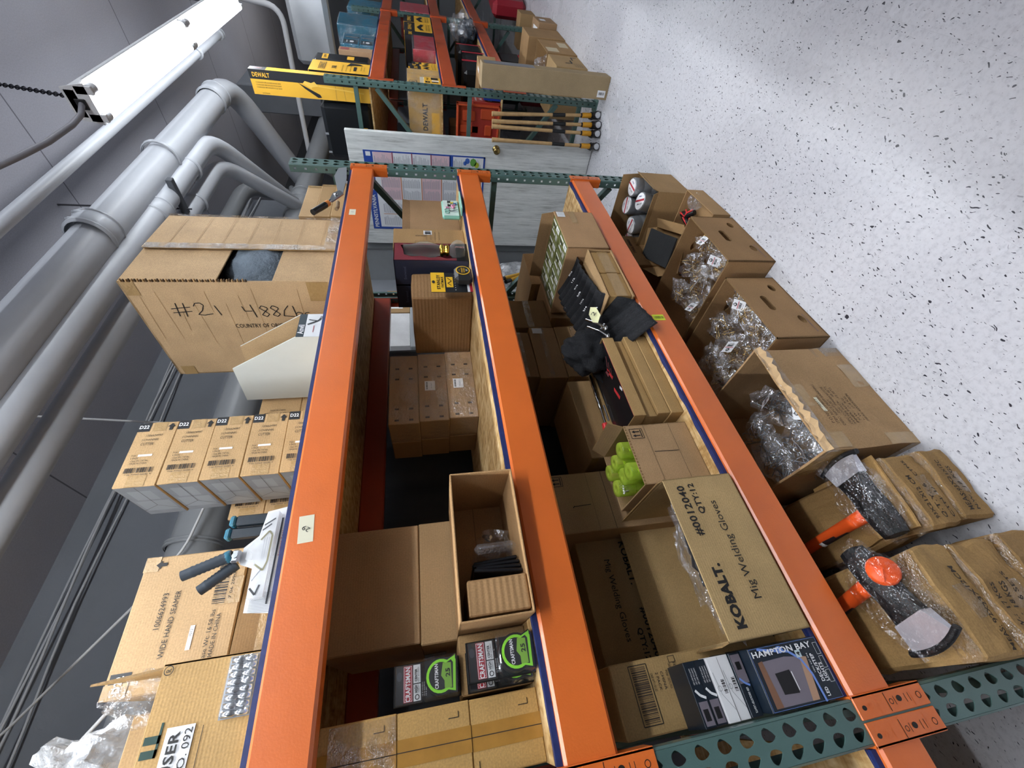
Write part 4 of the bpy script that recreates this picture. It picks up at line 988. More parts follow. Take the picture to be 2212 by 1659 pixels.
# sewing kit: mint tin, tray upright, lid flat
MINT = P('mint_tin', '#7fb5a2', .4); MINTI = P('mint_inner', '#d9e6dd', .5)
t = thing('sewing_kit', 'small mint green sewing kit tin standing open with pink and black tools', 'sewing kit', (2.035, .035, S2), 0)
m = MB(); m.box(0, .165, .0, .022, .008, .098, MINT, .008); f = Fr(m, (0, 0, .008), (1, 0, 0), (0, 0, 1), .0008); f.R(.008, .008, .157, .082, MINTI); m.build('tray', t)
m = MB(); m.box(0, .165, -.05, -.002, .0, .008, MINT, .003); m.build('lid', t)
m = MB()
for dx in (.035, .055): m.tube([(dx+.011*math.cos(a), -.004, .074+.011*math.sin(a)) for a in [2*PI*k/12 for k in range(13)]], .0022, MINT, 6)
m.tube([(.045, -.004, .06), (.06, -.005, .02)], .002, STEEL, 6); m.tube([(.05, -.004, .06), (.038, -.005, .02)], .002, STEEL, 6); m.build('scissors', t)
for i, (x, z, c) in enumerate(((.085, .04, '#d98aa6'), (.10, .06, '#202124'), (.125, .045, '#d9c05a'), (.135, .06, '#202124'), (.075, .07, '#c77f9a'), (.115, .03, '#3a6fa0'))):
    m = MB(); m.lathe([(0, 0), (.007, 0), (.004, .004), (.004, .012), (.007, .016), (0, .016)], (x, -.006, z-.008), (0, 0, 1), P('thread_'+c[1:], c, .6), 10); m.build('spool', t)
m = MB(); m.tube([(.07, -.006, .04), (.09, -.008, .05), (.105, -.006, .03)], .004, P('pink_ribbon', '#d98aa6', .5), 8); m.build('tape', t)

# yellow tape measure card
t = thing('tape_measure_pack', 'black tape measure on a yellow and black card leaning by the ribbed carton', 'tape measure', (1.442, .030, S2+.004), 0)
m = MB(); m.box(0, .128, .002, .005, .004, .172, BLKM, .001); f = Fr(m, (0, .002, .004), (1, 0, 0), (0, 0, 1), .0006)
f.R(0, .112, .128, .168, YEL); f.T('STANLEY', .064, .138, .095, .014, 0, BLKM, True, 3); f.T('FATMAX', .064, .122, .07, .010, 0, BLKM, True, 3); f.D(.064, .158, .006, BLKM, sx=1.6, k=3)
f.R(.03, .078, .098, .106, YEL); f.path([(.04, .086), (.055, .1), (.07, .084), (.09, .1)], .003, BLKM, 3)
f.R(.0, .0, .128, .012, RED); f.R(.0, .012, .08, .022, WHITE)
for i in range(8): f.D(.012+.015*i, .07, .0015, WHITE)
m.build('backing_card', t)
m = MB(); m.box(.03, .118, -.046, .0, .004, .076, P('soft_black', '#1a1b1c', .5), .014, 3); m.build('tape_measure', t)
m = MB(); f = Fr(m, (.078, -.0465, .042), (1, 0, 0), (0, 0, 1), .0004); f.D(0, 0, .029, YEL, 1, 28); f.D(0, 0, .0245, BLKM, 2, 28); f.T('STANLEY', 0, .004, .034, .007, 0, YEL, True, 3); f.T('FATMAX', 0, -.005, .03, .006, 0, YEL, True, 3); f.T("25'", 0, -.015, .012, .007, 0, WHITE, True, 3); f.T('4', 0, .015, .004, .006, 0, YEL, True, 3); m.build('face_print', t)
m = MB(); m.box(.03, .10, .006, .0066, .175, .176, WHITE); 
# loose things behind
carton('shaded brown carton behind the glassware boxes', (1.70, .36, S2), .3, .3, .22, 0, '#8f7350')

# ================================================================== bottom shelf, foreground rack
# tall carton with olive boxes in its open top
OLV = P('olive_card', '#6b7040', .45, var=.08)
T = open_carton('brown carton with olive green boxes in its open top', (1.700, -.018, S3), .308, .405, .205, -1.7, '#b38f68', t=.005, flaps=(('right', .06, -4),), tape=[('front', .20, .10, .308, .13)])
m = MB(); f = Fr(m, (0, 0, 0), (1, 0, 0), (0, 0, 1), .002); f.R(.255, .155, .30, .196, WHITE); 
for i in range(4): f.line(.26, .163+.008*i, .293, .163+.008*i, .0012, GREY, 3)
m.build('shipping_label', T)
ol = None
for i in range(2):
    for j in range(4):
        x, y = .012+.145*i, .012+.096*j
        lb = f'olive green box packed in the open brown carton, {("near", "far")[i]} column, {("front", "second", "third", "rear")[j]} row'
        def mk(lb=lb):
            t = thing('olive_box', lb, 'box', (0, 0, 0), 0, 'olive green boxes in the brown carton'); m = MB(); m.box(0, .138, 0, .092, 0, .195, OLV, .002)
            f = Fr(m, (0, 0, .195), (0, 1, 0), (-1, 0, 0), .0008) ; f = Fr(m, (.0, 0, .195), (1, 0, 0), (0, 1, 0), .0008)
            f.R(.01, .01, .06, .035, WHITE); f.T('BOX', .035, .022, .03, .012, 0, OLV, True, 3); f.R(.07, .012, .128, .02, WHITE); f.R(.07, .03, .12, .038, BLKM); f.R(.02, .05, .05, .08, P('photo_grey', '#b8bab2', .5)); f.R(.06, .06, .12, .07, WHITE); f.D(.1, .045, .006, WHITE)
            m.build('box', t); return t
        a = R_(-1.7); X = 1.700+x*math.cos(a)-y*math.sin(a); Y = -.018+x*math.sin(a)+y*math.cos(a)
        if ol is None: ol = mk(); ol.location = (X, Y, S3+.006); ol.rotation_euler = (0, 0, a)
        else: dup(ol, (X, Y, S3+.006), -1.7, lb)
# small carton with two taped boxes, front lower wall torn
T = open_carton('shallow battered carton holding two taped inner boxes at the beam edge', (1.352, -.015, S3), .325, .20, .118, -1.6, '#a98a62', up=False, t=.005, defo=wob(.004, 9, 2, 0), n=3, missing=('left',))
for i in range(2):
    carton(f'taped inner box, {("near", "far")[i]} one of two in the battered carton', (1.362+.156*i, -.008-.004*i, S3+.006), .150, .17, .104, -1.6, '#ae8b58', tape=[('front', .0, .02, .15, .07)], group='taped inner boxes')
# black tool roll draped over it
CLB = P('black_canvas', '#14161b', .75, bmp=.5, bs=180)
t = thing('tool_roll', 'black canvas tool roll draped over cartons, with wrenches and a yellow note', 'tool roll', (0, 0, 0))
def sheet(pa, pb, na, nb, fn, mat):
    pass
m = MB(); na, nb = 104, 22
vs = []
for j in range(nb+1):
    v = j/nb
    for i in range(na+1):
        u = i/na
        # u: from far (x=1.72) to near (x=1.13); v: from the back/top down the front
        x = 1.715-.565*u
        if u < .58: z0 = S3+.135+.01*math.sin(u*9)
        else: z0 = S3+.135-.02*((u-.58)/.42)
        # profile in v: back part rises to y .2, front lip hangs in front of the box when past its near end
        y = .24-(.215+.07*max(0, u-.5)*2)*v
        z = z0+.05*(1-v)**2
        if u > .56: z = z0+.05*(1-v)**2-(v**1.6)*.12*min(1, (u-.56)/.12)
        rib = .011*abs(math.sin(PI*u*13))
        vs.append((x, y-rib*.5-.012*math.sin(v*5+u*4)*v, z+rib))
fs = [(j*(na+1)+i, j*(na+1)+i+1, (j+1)*(na+1)+i+1, (j+1)*(na+1)+i) for j in range(nb) for i in range(na)]
m.add(vs, fs, CLB, True); m.build('canvas', t, solid=.004)
m = MB(); m.blob((1.17, .13, S3+.22), (.10, .06, .10), CLB, 4, .45, 2.2, 9); m.build('folded_end', t)
m = MB()
PN = P('white_size_print', '#e8e8ea', .6)
for i, s in enumerate(('7/16', '1/2', '9/16', '5/8', '11/16', '3/4', '13/16', '7/8', '15/16')):
    u = .1+.09*i; x = 1.715-.565*u
    f = Fr(m, (x, .06 if u > .56 else .10, S3+.172 if u < .56 else S3+.150), (1, 0, 0), (0, .8, .6), .003); f.T(s, 0, 0, .026, .010, -60, PN, True)
m.build('size_print', t)
for i in range(4):
    x = 1.33-.035*i; m = MB(); m.tube([(x, .09+.01*i, S3+.195), (x-.05, .07+.01*i, S3+.16), (x-.09, .055+.01*i, S3+.15)], .006, CHROME, 8); m.lathe([(0, -.003), (.012, -.003), (.012, .003), (0, .003)], (x-.095, .053+.01*i, S3+.15), (0, -.6, .8), CHROME, 12); m.build('wrench', t)
m = MB(); f = Fr(m, (1.30, .04, S3+.178), (1, 0, 0), (0, .75, .66), .004); f.P([(-.05, 0), (-.02, -.022), (.03, -.018), (.05, .004), (.02, .022), (-.03, .02)], P('note_yellow', '#d9d8a8', .6)); f.T('2', 0, 0, .018, .022, -60, INK, False, 3); m.build('paper_note', t)
# cap with white letters
t = thing('black_cap', 'black cloth end of the roll printed with white outlined letters', 'cloth', (1.06, .17, S3+.10), 0)
m = MB(); m.blob((.03, .0, .03), (.07, .05, .065), CLB, 4, .3, 2.4, 4); m.build('cloth', t)
m = MB(); f = Fr(m, (.0, -.052, .0), (1, 0, 0), (0, -.2, .98), .004); f.T('W', .0, .035, .032, .026, 0, PN, True, 2); f.T('W', .0, .035, .021, .017, 0, CLB, True, 4); f.T('P', .04, .05, .024, .024, 20, PN, True, 2); f.T('P', .04, .05, .013, .014, 20, CLB, True, 4); m.build('letters', t)

# ---------------------------------------------------- rest of the bottom shelf
# four flat cartons, the top one showing a tool set
KR = P('tool_red', '#d2383a', .35)
FT = '#b08f5e'
for i in range(4):
    nm = ('lowest', 'second', 'third', 'topmost')[i]
    x, y = ((.802, .045), (.806, .050), (.803, .062), (.798, .045))[i]
    if i < 3:
        carton(f'flat tan carton under the tool set, {nm} of the flat stack', (x, y, S3+.047*i), .372, .20, .0465, (0, -.4, 1.2)[i], FT, tape=[('front', .0, .0, .372, .003, card('#8d7048', 'cardboard_edge', 1))], group='flat tan cartons on the bottom shelf', r=.0015)
T = open_carton('topmost flat tan carton, clear lid over red and chrome tools', (.798, .045, S3+.142), .372, .20, .046, -.3, FT, t=.003)
m = MB(); m.box(.006, .366, .006, .17, .036, .042, P('tray_black', '#1f1d1f', .25, coat=.6), .002)
f = Fr(m, (0, 0, .042), (1, 0, 0), (0, 1, 0), .0006); f.line(.006, .008, .366, .008, .002, RED)
for (a, b, L_) in ((.20, .05, .05), (.11, .055, .05)): f.P([(a, b), (a+L_, b+.012), (a+L_+.012, b+.004), (a+.004, b-.012)], KR)
f.P([(.12, .018), (.14, .026), (.146, .018), (.126, .010)], WHITE); f.P([(.23, .07), (.26, .076), (.25, .056), (.235, .05)], P('soft_red', '#8b4a4c', .4))
for i in range(3): f.line(.30-.03*i, .03, .26-.03*i, .05, .003, P('soft_red', '#8b4a4c', .4), 2)
m.build('printed_insert', T)
t = thing('ratchet_driver', 'chrome ratchet driver with a red and black grip lying on the open tool set', 'driver', (.798, .045, S3+.142+.046))
m = MB(); pts = [(.34-.0*i, .176, .006) for i in range(2)]
rr = []; pts = []
for i in range(15): pts.append((.335-.012*i, .182+.0006*i, .010)); rr.append(.0075 if i % 3 else .005)
m.tube(pts, .006, CHROME, 12, rr=rr); m.build('socket_shaft', t)
m = MB(); m.tube([(.168, .190, .010), (.10, .196, .010)], .0045, CHROME, 10); m.tube([(.165, .165, .006), (.095, .17, .006)], .004, CHROME, 10); m.build('rod', t)
m = MB(); grip(m, (.10, .196, .012), (.0, .205, .014), .012, .015, KR); m.build('grip', t); m = MB(); grip(m, (.0, .205, .014), (-.02, .207, .014), .012, .008, BLK, False); m.build('grip_end', t)
mb = MB(); f = Fr(mb, (.960, .0605, S3+.07), (1, 0, 0), (0, 0, 1), .002); f.R(-.011, -.011, .011, .011, WHITE, 1, 25); mb.box(.9598, .9602, .0585, .0586, S3+.0698, S3+.0702, WHITE); mb.build('price_tag', label='small white square sticker bridging two flat tan cartons', cat='sticker')

carton('plain brown carton behind the flat tool set cartons', (.785, .30, S3), .385, .30, .268, 1, '#9b7d55', tape=[('left', .0, .24, .3, .268), ('front', .02, .0, .05, .05, WHITE)])
# display carton with lime bottles and its neighbour
def upmark(f, a, b, s):
    f.frame(a-s*.5, b-s*.62, a+s*.5, b+s*.62, s*.05, INK); f.line(a-s*.4, b-s*.42, a+s*.4, b-s*.42, s*.08, INK)
    for k in (-.2, .2): f.arrow(a+s*k, b+s*.06, s*.75, 0, INK, 2) if 0 else (f.line(a+s*k, b-s*.3, a+s*k, b+s*.2, s*.1, INK), f.P([(a+s*(k-.16), b+s*.15), (a+s*(k+.16), b+s*.15), (a+s*k, b+s*.45)], INK))
def d_b5(F, w, d, h):
    f = F['front']; upmark(f, w*.84, h*.84, .036); f.line(0, h*.70, w, h*.70, .0012, INKL); f.line(0, h*.30, w, h*.30, .0012, INKL); f.line(w*.5, h*.31, w*.51, h*.68, .0022, INK)
    rd = random.Random(3)
    for k in range(20): f.R(w*k/20, h-.006, w*k/20+w*.03, h, card('#8d7048', 'cardboard_edge', 1), 1)
T = open_carton('brown display carton with two up arrows, lime green bottles standing in it', (.562, .068, S3), .212, .215, .232, -1.1, '#b0906a', deco=d_b5, flaps=(('right', .05, 30),))
LIME = glassy('lime_plastic', '#d4f05a', .30, .12); LIMED = P('lime_stem', '#d6ee3a', .3)
bt = None
for i, (x, y) in enumerate(((.715, .125), (.70, .185), (.628, .105), (.64, .165), (.695, .25), (.625, .225))):
    lb = ('farthest lime green bottle against the front wall of the display carton', 'lime green bottle in the middle of the far row', 'lime green bottle pressed against the front wall, near end', 'lime green bottle in the centre of the group',
          'rearmost lime green bottle at the far end', 'rearmost lime green bottle at the near end by the white ties')[i]
    if bt is None:
        bt = thing('lime_bottle', lb, 'bottle', (x, y, S3+.006), 0, 'lime green bottles in the display carton')
        m = MB(); m.lathe([(0, 0), (.026, 0), (.0265, .006), (.0265, .15), (.024, .17), (.012, .185)], (0, 0, 0), (0, 0, 1), LIME, 20); m.build('body', bt)
        m = MB(); m.lathe([(.0275, .178), (.0285, .182), (.0285, .232), (.027, .238), (.006, .239), (.005, .236), (0, .236)], (0, 0, 0), (0, 0, 1), LIME, 24); m.build('cap', bt)
        m = MB(); m.tube([(0, 0, .17), (0, 0, .2)], .004, LIMED, 8); m.tube([(-.012, 0, .2), (.012, 0, .2)], .0025, LIMED, 6); m.build('nozzle', bt)
    else: dup(bt, (x, y, S3+.006+.004*(i % 3)), None, lb)
m = MB()
for i in range(5): m.tube([(.612+.008*i, .215+.004*i, S3+.20), (.602+.008*i, .20+.006*i, S3+.235), (.59+.01*i, .185+.004*i, S3+.25-.004*i)], .003, WHITE, 6)
m.build('cable_ties', label='bunch of white ties beside the lime green bottles', cat='ties', kind='stuff')
def d_b7(F, w, d, h):
    f = F['front']; upmark(f, w*.87, h*.93, .036); f.line(0, h*.68, w, h*.68, .0012, INKL); f.line(w*.42, h*.83, w*.43, h*.70, .0025, INK); f.line(w*.40, h*.845, w*.43, h*.83, .003, INK)
    f.line(0, h*.55, w, h*.55, .0018, INKB)
carton('tall brown carton with two up arrows, behind the lime green bottles', (.52, .31, S3), .215, .30, .462, -.6, '#ac8d68', d_b7)

# big glove carton
def d_kob(F, w, d, h, flip=False):
    f = F['front']
    f.T('KOBALT.', w*.235, h*.79, w*.36, h*.125, 0, INK, 2); f.T('Mig Welding Gloves', w*.50, h*.435, w*.62, h*.125, 0, INK); f.T('#0012040', w*.765, h*.80, w*.35, h*.115, 0, INK, True); f.T('QTY:12', w*.84, h*.64, w*.22, h*.10, 0, INK, True)
T = open_carton('large open Mig Welding Gloves carton with bold black front printing', (.139, -.004, S3), .402, .39, .219, -.6, '#b19669', deco=d_kob, flaps=(('right', .012, -10), ('left', .015, 20)), t=.0045, tape=[('left', .17, .0, .22, .08)])
m = MB(); m.blob((.19, .052, .105), (.165, .030, .085), P('glove_black', '#15161a', .5), 4, .35, 4, 2); m.build('glove_pack', label='black gloves in clear film along the front wall of the glove carton', cat='gloves', loc=(.139, -.004, S3), rz=-.6)
m = MB(); m.blob((.19, .050, .16), (.17, .038, .062), FILMB, 4, .4, 4, 6, False); m.build('plastic_bag', label='clear film bag around the black gloves at the front wall', cat='bag', loc=(.139, -.004, S3), rz=-.6)
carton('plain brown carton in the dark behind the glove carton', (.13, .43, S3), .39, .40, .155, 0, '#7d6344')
def d_kobf(F, w, d, h):
    f = F['front']
    f.T('KOBALT.', w*(1-.235), h*.21, w*.36, h*.125, 180, INK, True); f.T('Mig Welding Gloves', w*.50, h*.565, w*.62, h*.125, 180, INK); f.T('#0012040', w*.235, h*.20, w*.35, h*.115, 180, INK, True); f.T('QTY:12', w*.16, h*.36, w*.22, h*.10, 180, INK, True)
carton('upside down Mig Welding Gloves carton behind the open one', (.128, .432, S3+.156), .402, .39, .219, 0, '#a88d62', d_kobf)

# solar light carton and boxes
def d_sol(F, w, d, h):
    f = F['front']
    f.frame(w*.13, h*.80, w*.93, h*.90, .0018, INK); f.bar(w*.16, h*.81, w*.90, h*.89, INKB, 40)
    for i, s in enumerate(('1002 627 494', 'SOLAR STEP LIGHT', 'PO#  3071705', 'CHINA', '2 PACK', 'CASE WT:1.20 LBS')): f.T(s, w*.66, h*(.645+.028*i), w*(.42 if i < 2 else .25), h*.014, 180, INK)
    f.frame(w*.88, h*.635, w*.97, h*.67, .0012, INK); f.arrow(w*.22, h*.655, .022, 180, INK)
carton('tall carton numbered 1002 627 494 with a framed barcode, at the near post', (.004, .13, S3), .142, .32, .47, 1, '#a78a5c', d_sol)
NV = P('deep_navy_card', '#131f2b', .3, coat=.3); SKY = P('ribbon_blue', '#6f8fd6', .35); DKP = P('lamp_dark', '#19191b', .4)
WD = P('print_brown', '#7d5a45', .4); WARM = P('print_grey', '#77707a', .4); TAN2 = P('print_tan', '#b08d73', .4)
def hampton(loc, label, w_=.116, d_=.045, h_=.182, rz=-2.2):
    t = thing('light_box', label, 'box', loc, rz, 'deck light retail boxes'); m = MB(); m.box(0, w_, 0, d_, 0, h_, NV, .001)
    f = Fr(m, (0, 0, 0), (1, 0, 0), (0, 0, 1), .0005)
    f.P([(.006, .06), (.082, .045), (.09, .10), (.088, h_-.012), (.006, h_-.012)], WARM, 1); f.P([(.006, .06), (.082, .045), (.086, .062), (.006, .078)], TAN2, 1.5); f.P([(.006, h_-.03), (.09, h_-.024), (.088, h_-.012), (.006, h_-.012)], WD, 1.5)
    f.P([(.024, .10), (.066, .102), (.064, .140), (.026, .138)], DKP, 2.5); f.line(.028, .098, .062, .099, .0022, WHITE, 3)
    pts = [(.112, .16), (.104, .12), (.098, .085), (.08, .062), (.05, .05), (.0, .046)]; f.path(pts, .005, SKY, 3); f.D(.104, .105, .010, SKY, 3.5, sx=.7); f.T('SOLAR', .104, .105, .012, .003, 0, WHITE, True, 4)
    f.T('HAMPTON BAY', .103, h_*.5+.008, h_*.86, .012, -90, WHITE, True, 4.5)
    f.R(.083, .055, .097, .069, P('pale_blue', '#b9cbd2', .4), 4); f.T('4', .09, .062, .008, .009, 0, INK, True, 5)
    f.T('1002 627 494', .070, .041, .036, .0035, 0, WHITE, False, 3); f.T('LED', .016, .034, .016, .0078, 0, WHITE, True, 3); f.T('DECK/STEP', .060, .031, .052, .0085, 0, WHITE, True, 4); f.T('LIGHTS', .050, .020, .034, .0085, 0, WHITE, True, 4)
    for i in range(3): f.frame(.03+.026*i, .004, .052+.026*i, .014, .0006, WHITE, 3)
    f.frame(.002, .002, w_-.002, h_-.002, .0006, SKY, 3)
    l = Fr(m, (0, d_, 0), (0, -1, 0), (0, 0, 1), .0005); l.T('HAMPTON BAY', .012, h_*.7, .05, .006, -90, WHITE, True, 2); l.T('LED DECK/STEP LIGHTS', .024, h_*.6, .08, .005, -90, WHITE, True, 2); l.line(.034, .06, .034, .16, .001, SKY)
    m.build('box', t); return t
hampton((.006, .006, S3), 'navy HAMPTON BAY deck light box facing the aisle at the near post')
hampton((.008, .054, S3), 'second navy deck light box right behind the front one')
for i in range(5):
    z = S3+.183+.0285*i; kind = 'pwwdd'[i]
    lb = ('small deck light box with a lamp picture, lowest of the flat ones', 'white-ended deck light box, lower of two', 'white-ended deck light box, upper of two', 'dark end of a deck light box, lower of two', 'dark end of a deck light box, topmost')[i]
    t = thing('light_box', lb, 'box', (.004, .040+.004*(i % 2), z), -2+i, 'deck light retail boxes'); m = MB()
    m.box(0, .118, 0, .085, 0, .028, NV if kind != 'w' else WHITE, .001); f = Fr(m, (0, 0, 0), (1, 0, 0), (0, 0, 1), .0005)
    if kind == 'p': f.R(.06, .002, .114, .026, WARM); f.R(.085, .008, .10, .02, DKP, 2); f.path([(.055, .004), (.06, .014), (.07, .024)], .004, SKY, 2); f.T('LED DECK/STEP LIGHTS', .03, .014, .045, .005, 180, WHITE, True)
    if kind == 'w': f.bar(.05, .004, .075, .012, INK, 12); f.ring(.06, .02, .005, .0008, GREY, 2); f.path([(.02, .002), (.05, .02), (.09, .024)], .0008, GREY, 2)
    if kind == 'd': f.R(.004, .003, .045, .024, WARM); f.R(.012, .008, .032, .02, DKP, 2); f.path([(.05, .002), (.056, .014), (.066, .022)], .005, WHITE, 2); [f.T('HAMPTON BAY LED', .09, .006+.006*k, .03, .003, 180, WHITE) for k in range(3)]
    m.build('box', t)

# rear cartons of the bottom shelf
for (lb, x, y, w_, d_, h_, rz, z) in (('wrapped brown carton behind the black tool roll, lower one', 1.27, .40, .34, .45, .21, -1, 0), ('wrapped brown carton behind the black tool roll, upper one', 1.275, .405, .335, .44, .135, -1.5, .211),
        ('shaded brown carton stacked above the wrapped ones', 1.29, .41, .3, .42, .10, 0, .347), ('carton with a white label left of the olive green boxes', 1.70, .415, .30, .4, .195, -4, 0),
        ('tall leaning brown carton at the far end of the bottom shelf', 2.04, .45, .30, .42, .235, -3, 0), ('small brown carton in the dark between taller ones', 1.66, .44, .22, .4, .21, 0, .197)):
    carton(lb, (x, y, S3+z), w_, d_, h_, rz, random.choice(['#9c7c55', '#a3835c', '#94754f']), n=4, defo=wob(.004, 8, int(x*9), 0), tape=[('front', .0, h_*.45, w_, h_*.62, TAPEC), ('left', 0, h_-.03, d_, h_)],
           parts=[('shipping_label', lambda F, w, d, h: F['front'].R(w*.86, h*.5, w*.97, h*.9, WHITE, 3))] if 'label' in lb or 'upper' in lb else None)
# yellow handled tools beyond the rack frame
for i in range(4):
    lb = f'yellow tool handle with a black tip, {("uppermost", "second", "third", "lowest")[i]} of the bunch beyond the far post'
    t = thing('yellow_handle', lb, 'tool handle', (0, 0, 0), 0, 'yellow tool handles')
    p0 = Vector((2.49+.0*i, .75+.02*i, .955-.05*i)); p1 = Vector((3.30, 1.12-.03*i, .04)); q = p0+(p1-p0)*.05
    m = MB(); m.tube([q, p1], .014, YEL, 10); m.build('handle', t); m = MB(); m.tube([p0, q], .015, BLK, 10); m.build('tip', t)
m = MB(); m.blob((3.45, 1.45, .50), (.17, .14, .48), FILMW, 4, .3, 2.2, 4, False, .98); m.build('plastic_bag', label='large milky plastic bag standing behind the far end of the rack', cat='bag')
# stand with white boxes beyond the frame
t = thing('side_cabinet', 'low grey cabinet holding white boxes behind the far rack post', 'cabinet', (2.50, 1.42, 0)); m = MB(); m.box(0, .74, 0, .30, 0, 1.62, P('cabinet_grey', '#9da1a4', .5), .006); m.build('body', t); m = MB(); m.box(.02, .72, -.012, -.0, .05, 1.58, P('cabinet_door', '#a9adb0', .45), .004); m.build('door', t)
carton('white box on the grey cabinet behind the rack', (2.52, 1.43, 1.621), .40, .26, .16, 0, '#d9dadb'); carton('tan box with a white label on the grey cabinet', (2.93, 1.43, 1.621), .3, .26, .2, 0, '#a98a62', tape=[('front', .05, .06, .2, .16, WHITE)])

# ================================================================== floor row
from mathutils.geometry import tessellate_polygon
def holed(m, O, ex, ey, W_, H_, holes, t, mat, edge):
    O, ex, ey = Vector(O), Vector(ex), Vector(ey); n = ex.cross(ey); loops = [[(0, 0), (W_, 0), (W_, H_), (0, H_)]]
    for (cx, cy, rx, ry, sq) in holes:
        L_ = []
        for k in range(20):
            a = 2*PI*k/20; c, s = math.cos(a), math.sin(a)
            L_.append((cx+(rx*c if not sq else max(-1, min(1, c*1.35))*rx*.0+(rx-ry)*(1 if c > 0 else -1)+ry*c), cy+ry*s))
        loops.append(L_)
    tri = tessellate_polygon([[Vector((x, y, 0)) for x, y in l] for l in loops]); pts = [p for l in loops for p in l]
    for k in (0, 1):
        V = [O+ex*x+ey*y-n*(t*k) for x, y in pts]; m.add(V, [tuple(f) for f in tri], mat)
    o = 4
    for l in loops[1:]:
        V = [O+ex*x+ey*y for x, y in l]+[O+ex*x+ey*y-n*t for x, y in l]; k = len(l); m.add(V, [(i, (i+1) % k, k+(i+1) % k, k+i) for i in range(k)], edge)
    V = [O+ex*x+ey*y for x, y in loops[0]]+[O+ex*x+ey*y-n*t for x, y in loops[0]]; m.add(V, [(i, (i+1) % 4, 4+(i+1) % 4, 4+i) for i in range(4)], edge)
def tray_box(label, loc, w_, d_, h_, rz, col, marks=True):
    T = thing('open_cardboard_box', label, 'box', loc, rz, 'open cartons of hook bags on the floor'); c = card(col); e = card('#7d6240', 'cardboard_edge2', 1); m = MB(); t_ = .006
    m.box(0, w_, 0, d_, 0, t_, c)
    hf = [(w_*.27, h_*.22, .022, .015, 0), (w_*.54, h_*.60, .046, .0155, 1), (w_*.80, h_*.24, .022, .015, 0)]
    holed(m, (0, 0, 0), (1, 0, 0), (0, 0, 1), w_, h_, hf, t_, c, e)
    holed(m, (w_, 0, 0), (0, 1, 0), (0, 0, 1), d_, h_, [(d_*.3, h_*.6, .026, .014, 0), (d_*.62, h_*.55, .022, .012, 0)], t_, c, e)
    holed(m, (0, d_, 0), (0, -1, 0), (0, 0, 1), d_, h_, [(d_*.5, h_*.6, .04, .0135, 1)], t_, c, e)
    m.box(0, w_, d_-t_, d_, 0, h_, c)
    if marks: f = Fr(m, (0, 0, 0), (1, 0, 0), (0, 0, 1)); f.T('RV COMPANY LTD', .08, h_*.06+.02, .10, .008, 0, P('purple_ink', '#5d5674', .7))
    m.build('body', T); return T
def hookbag(loc, s, label, seed, lab=True, rz=0, dark=False, par=None):
    t = thing('hook_bag', label, 'bag', loc, rz, 'bags of metal hooks'); rd = random.Random(seed)
    m = MB(); m.blob((0, 0, 0), (s, s*.74, s*.5), FILMB, 3, .7, 2.0, seed, False); m.build('film', t)
    m = MB()
    for k in range(70):
        a, b, c = rd.uniform(-1, 1), rd.uniform(-1, 1), rd.uniform(-1, 1)
        if a*a+b*b+c*c > 1: continue
        p = Vector((a*s*.78, b*s*.54, c*s*.36+s*.05)); d = Vector((rd.uniform(-1, 1), rd.uniform(-1, 1), rd.uniform(-.5, .5))).normalized(); q = d.orthogonal().normalized(); L_ = s*rd.uniform(.25, .42)
        m.tube([p-d*L_, p+d*L_*.6, p+d*L_*.9+q*L_*.2, p+d*L_*.7+q*L_*.42], .0017, (STEEL if dark else BRASS) if rd.random() < .7 else CHROME, 5, False)
    m.build('hooks', t, kind='stuff')
    if lab:
        m = MB(); q = s*.27; f = Fr(m, (0, -s*.30, s*.52), (math.cos(.5+seed), math.sin(.5+seed)*.9, .1), (-math.sin(.5+seed)*.6, math.cos(.5+seed)*.6, .55), .001)
        m.grid(f.at(-q, -q*1.1), f.ex*q*2, f.ey*q*2.2, 2, 2, WHITE); f.D(0, q*.6, q*.3, BLKM, 2, 12, 1.2); f.D(0, q*.66, q*.16, WHITE, 3, 12, 1.2); f.line(0, q*.6, 0, q*1.0, q*.16, BLKM, 3); f.line(-q*.8, q*.12, q*.8, q*.12, q*.12, RED, 2); f.bar(-q*.6, -q*.5, q*.6, -q*.05, BLKM, 20, False, 2, seed); f.line(-q*.4, -q*.75, q*.4, -q*.75, q*.06, GREY, 2)
        m.build('label', t)
    return t
C5 = '#a07e57'
tray_box('open carton with hand holes, holding bagged hooks, nearer one of the pair', (.987, -.116, 0), .378, .50, .231, 2.0, C5)
tray_box('open carton with hand holes, holding bagged hooks, farther one of the pair', (1.40, -.160, 0), .372, .50, .229, 1.2, '#9c7a53')
# big taped carton
TX = ('P.O.NO.  78317', 'ITEM NO. CH8DS05', 'DESC: 96PCS DEEP SANDING', '            DRUM SET', 'UPC CODE: 794081367272', 'MASTER PACK:   48 SETS', 'INNER PACK:   12 SETS', 'N.W.:  11  KG', 'G.W.:  11.8 KG', 'MEAS: 44X32X38CM')
def d_f6(F, w, d, h):
    f = F['front']
    for i, s in enumerate(TX): f.T(s.strip(), w*.27+.0045*len(s)*.5, h*(.73-.042*i), .0068*len(s.strip()), .009, 0, P('print_brownish', '#4d3b2a', .7))
    f.R(w*.34, h*.70, w*.48, h*.735, P('cream_sticker', '#ddd9c0', .5), 1.5)
    f.R(w*.40, h*.76, w*.62, h, TAPE, 1); f.R(.0, h*.0, w*.10, h*.3, TAPE, 1) ; f.R(w*.02, h*.72, w*.15, h, TAPE, 1); f.R(w*.55, 0, w*.8, h*.2, TAPE, 1); f.R(w*.9, 0, w, h*.35, TAPEC, 1)
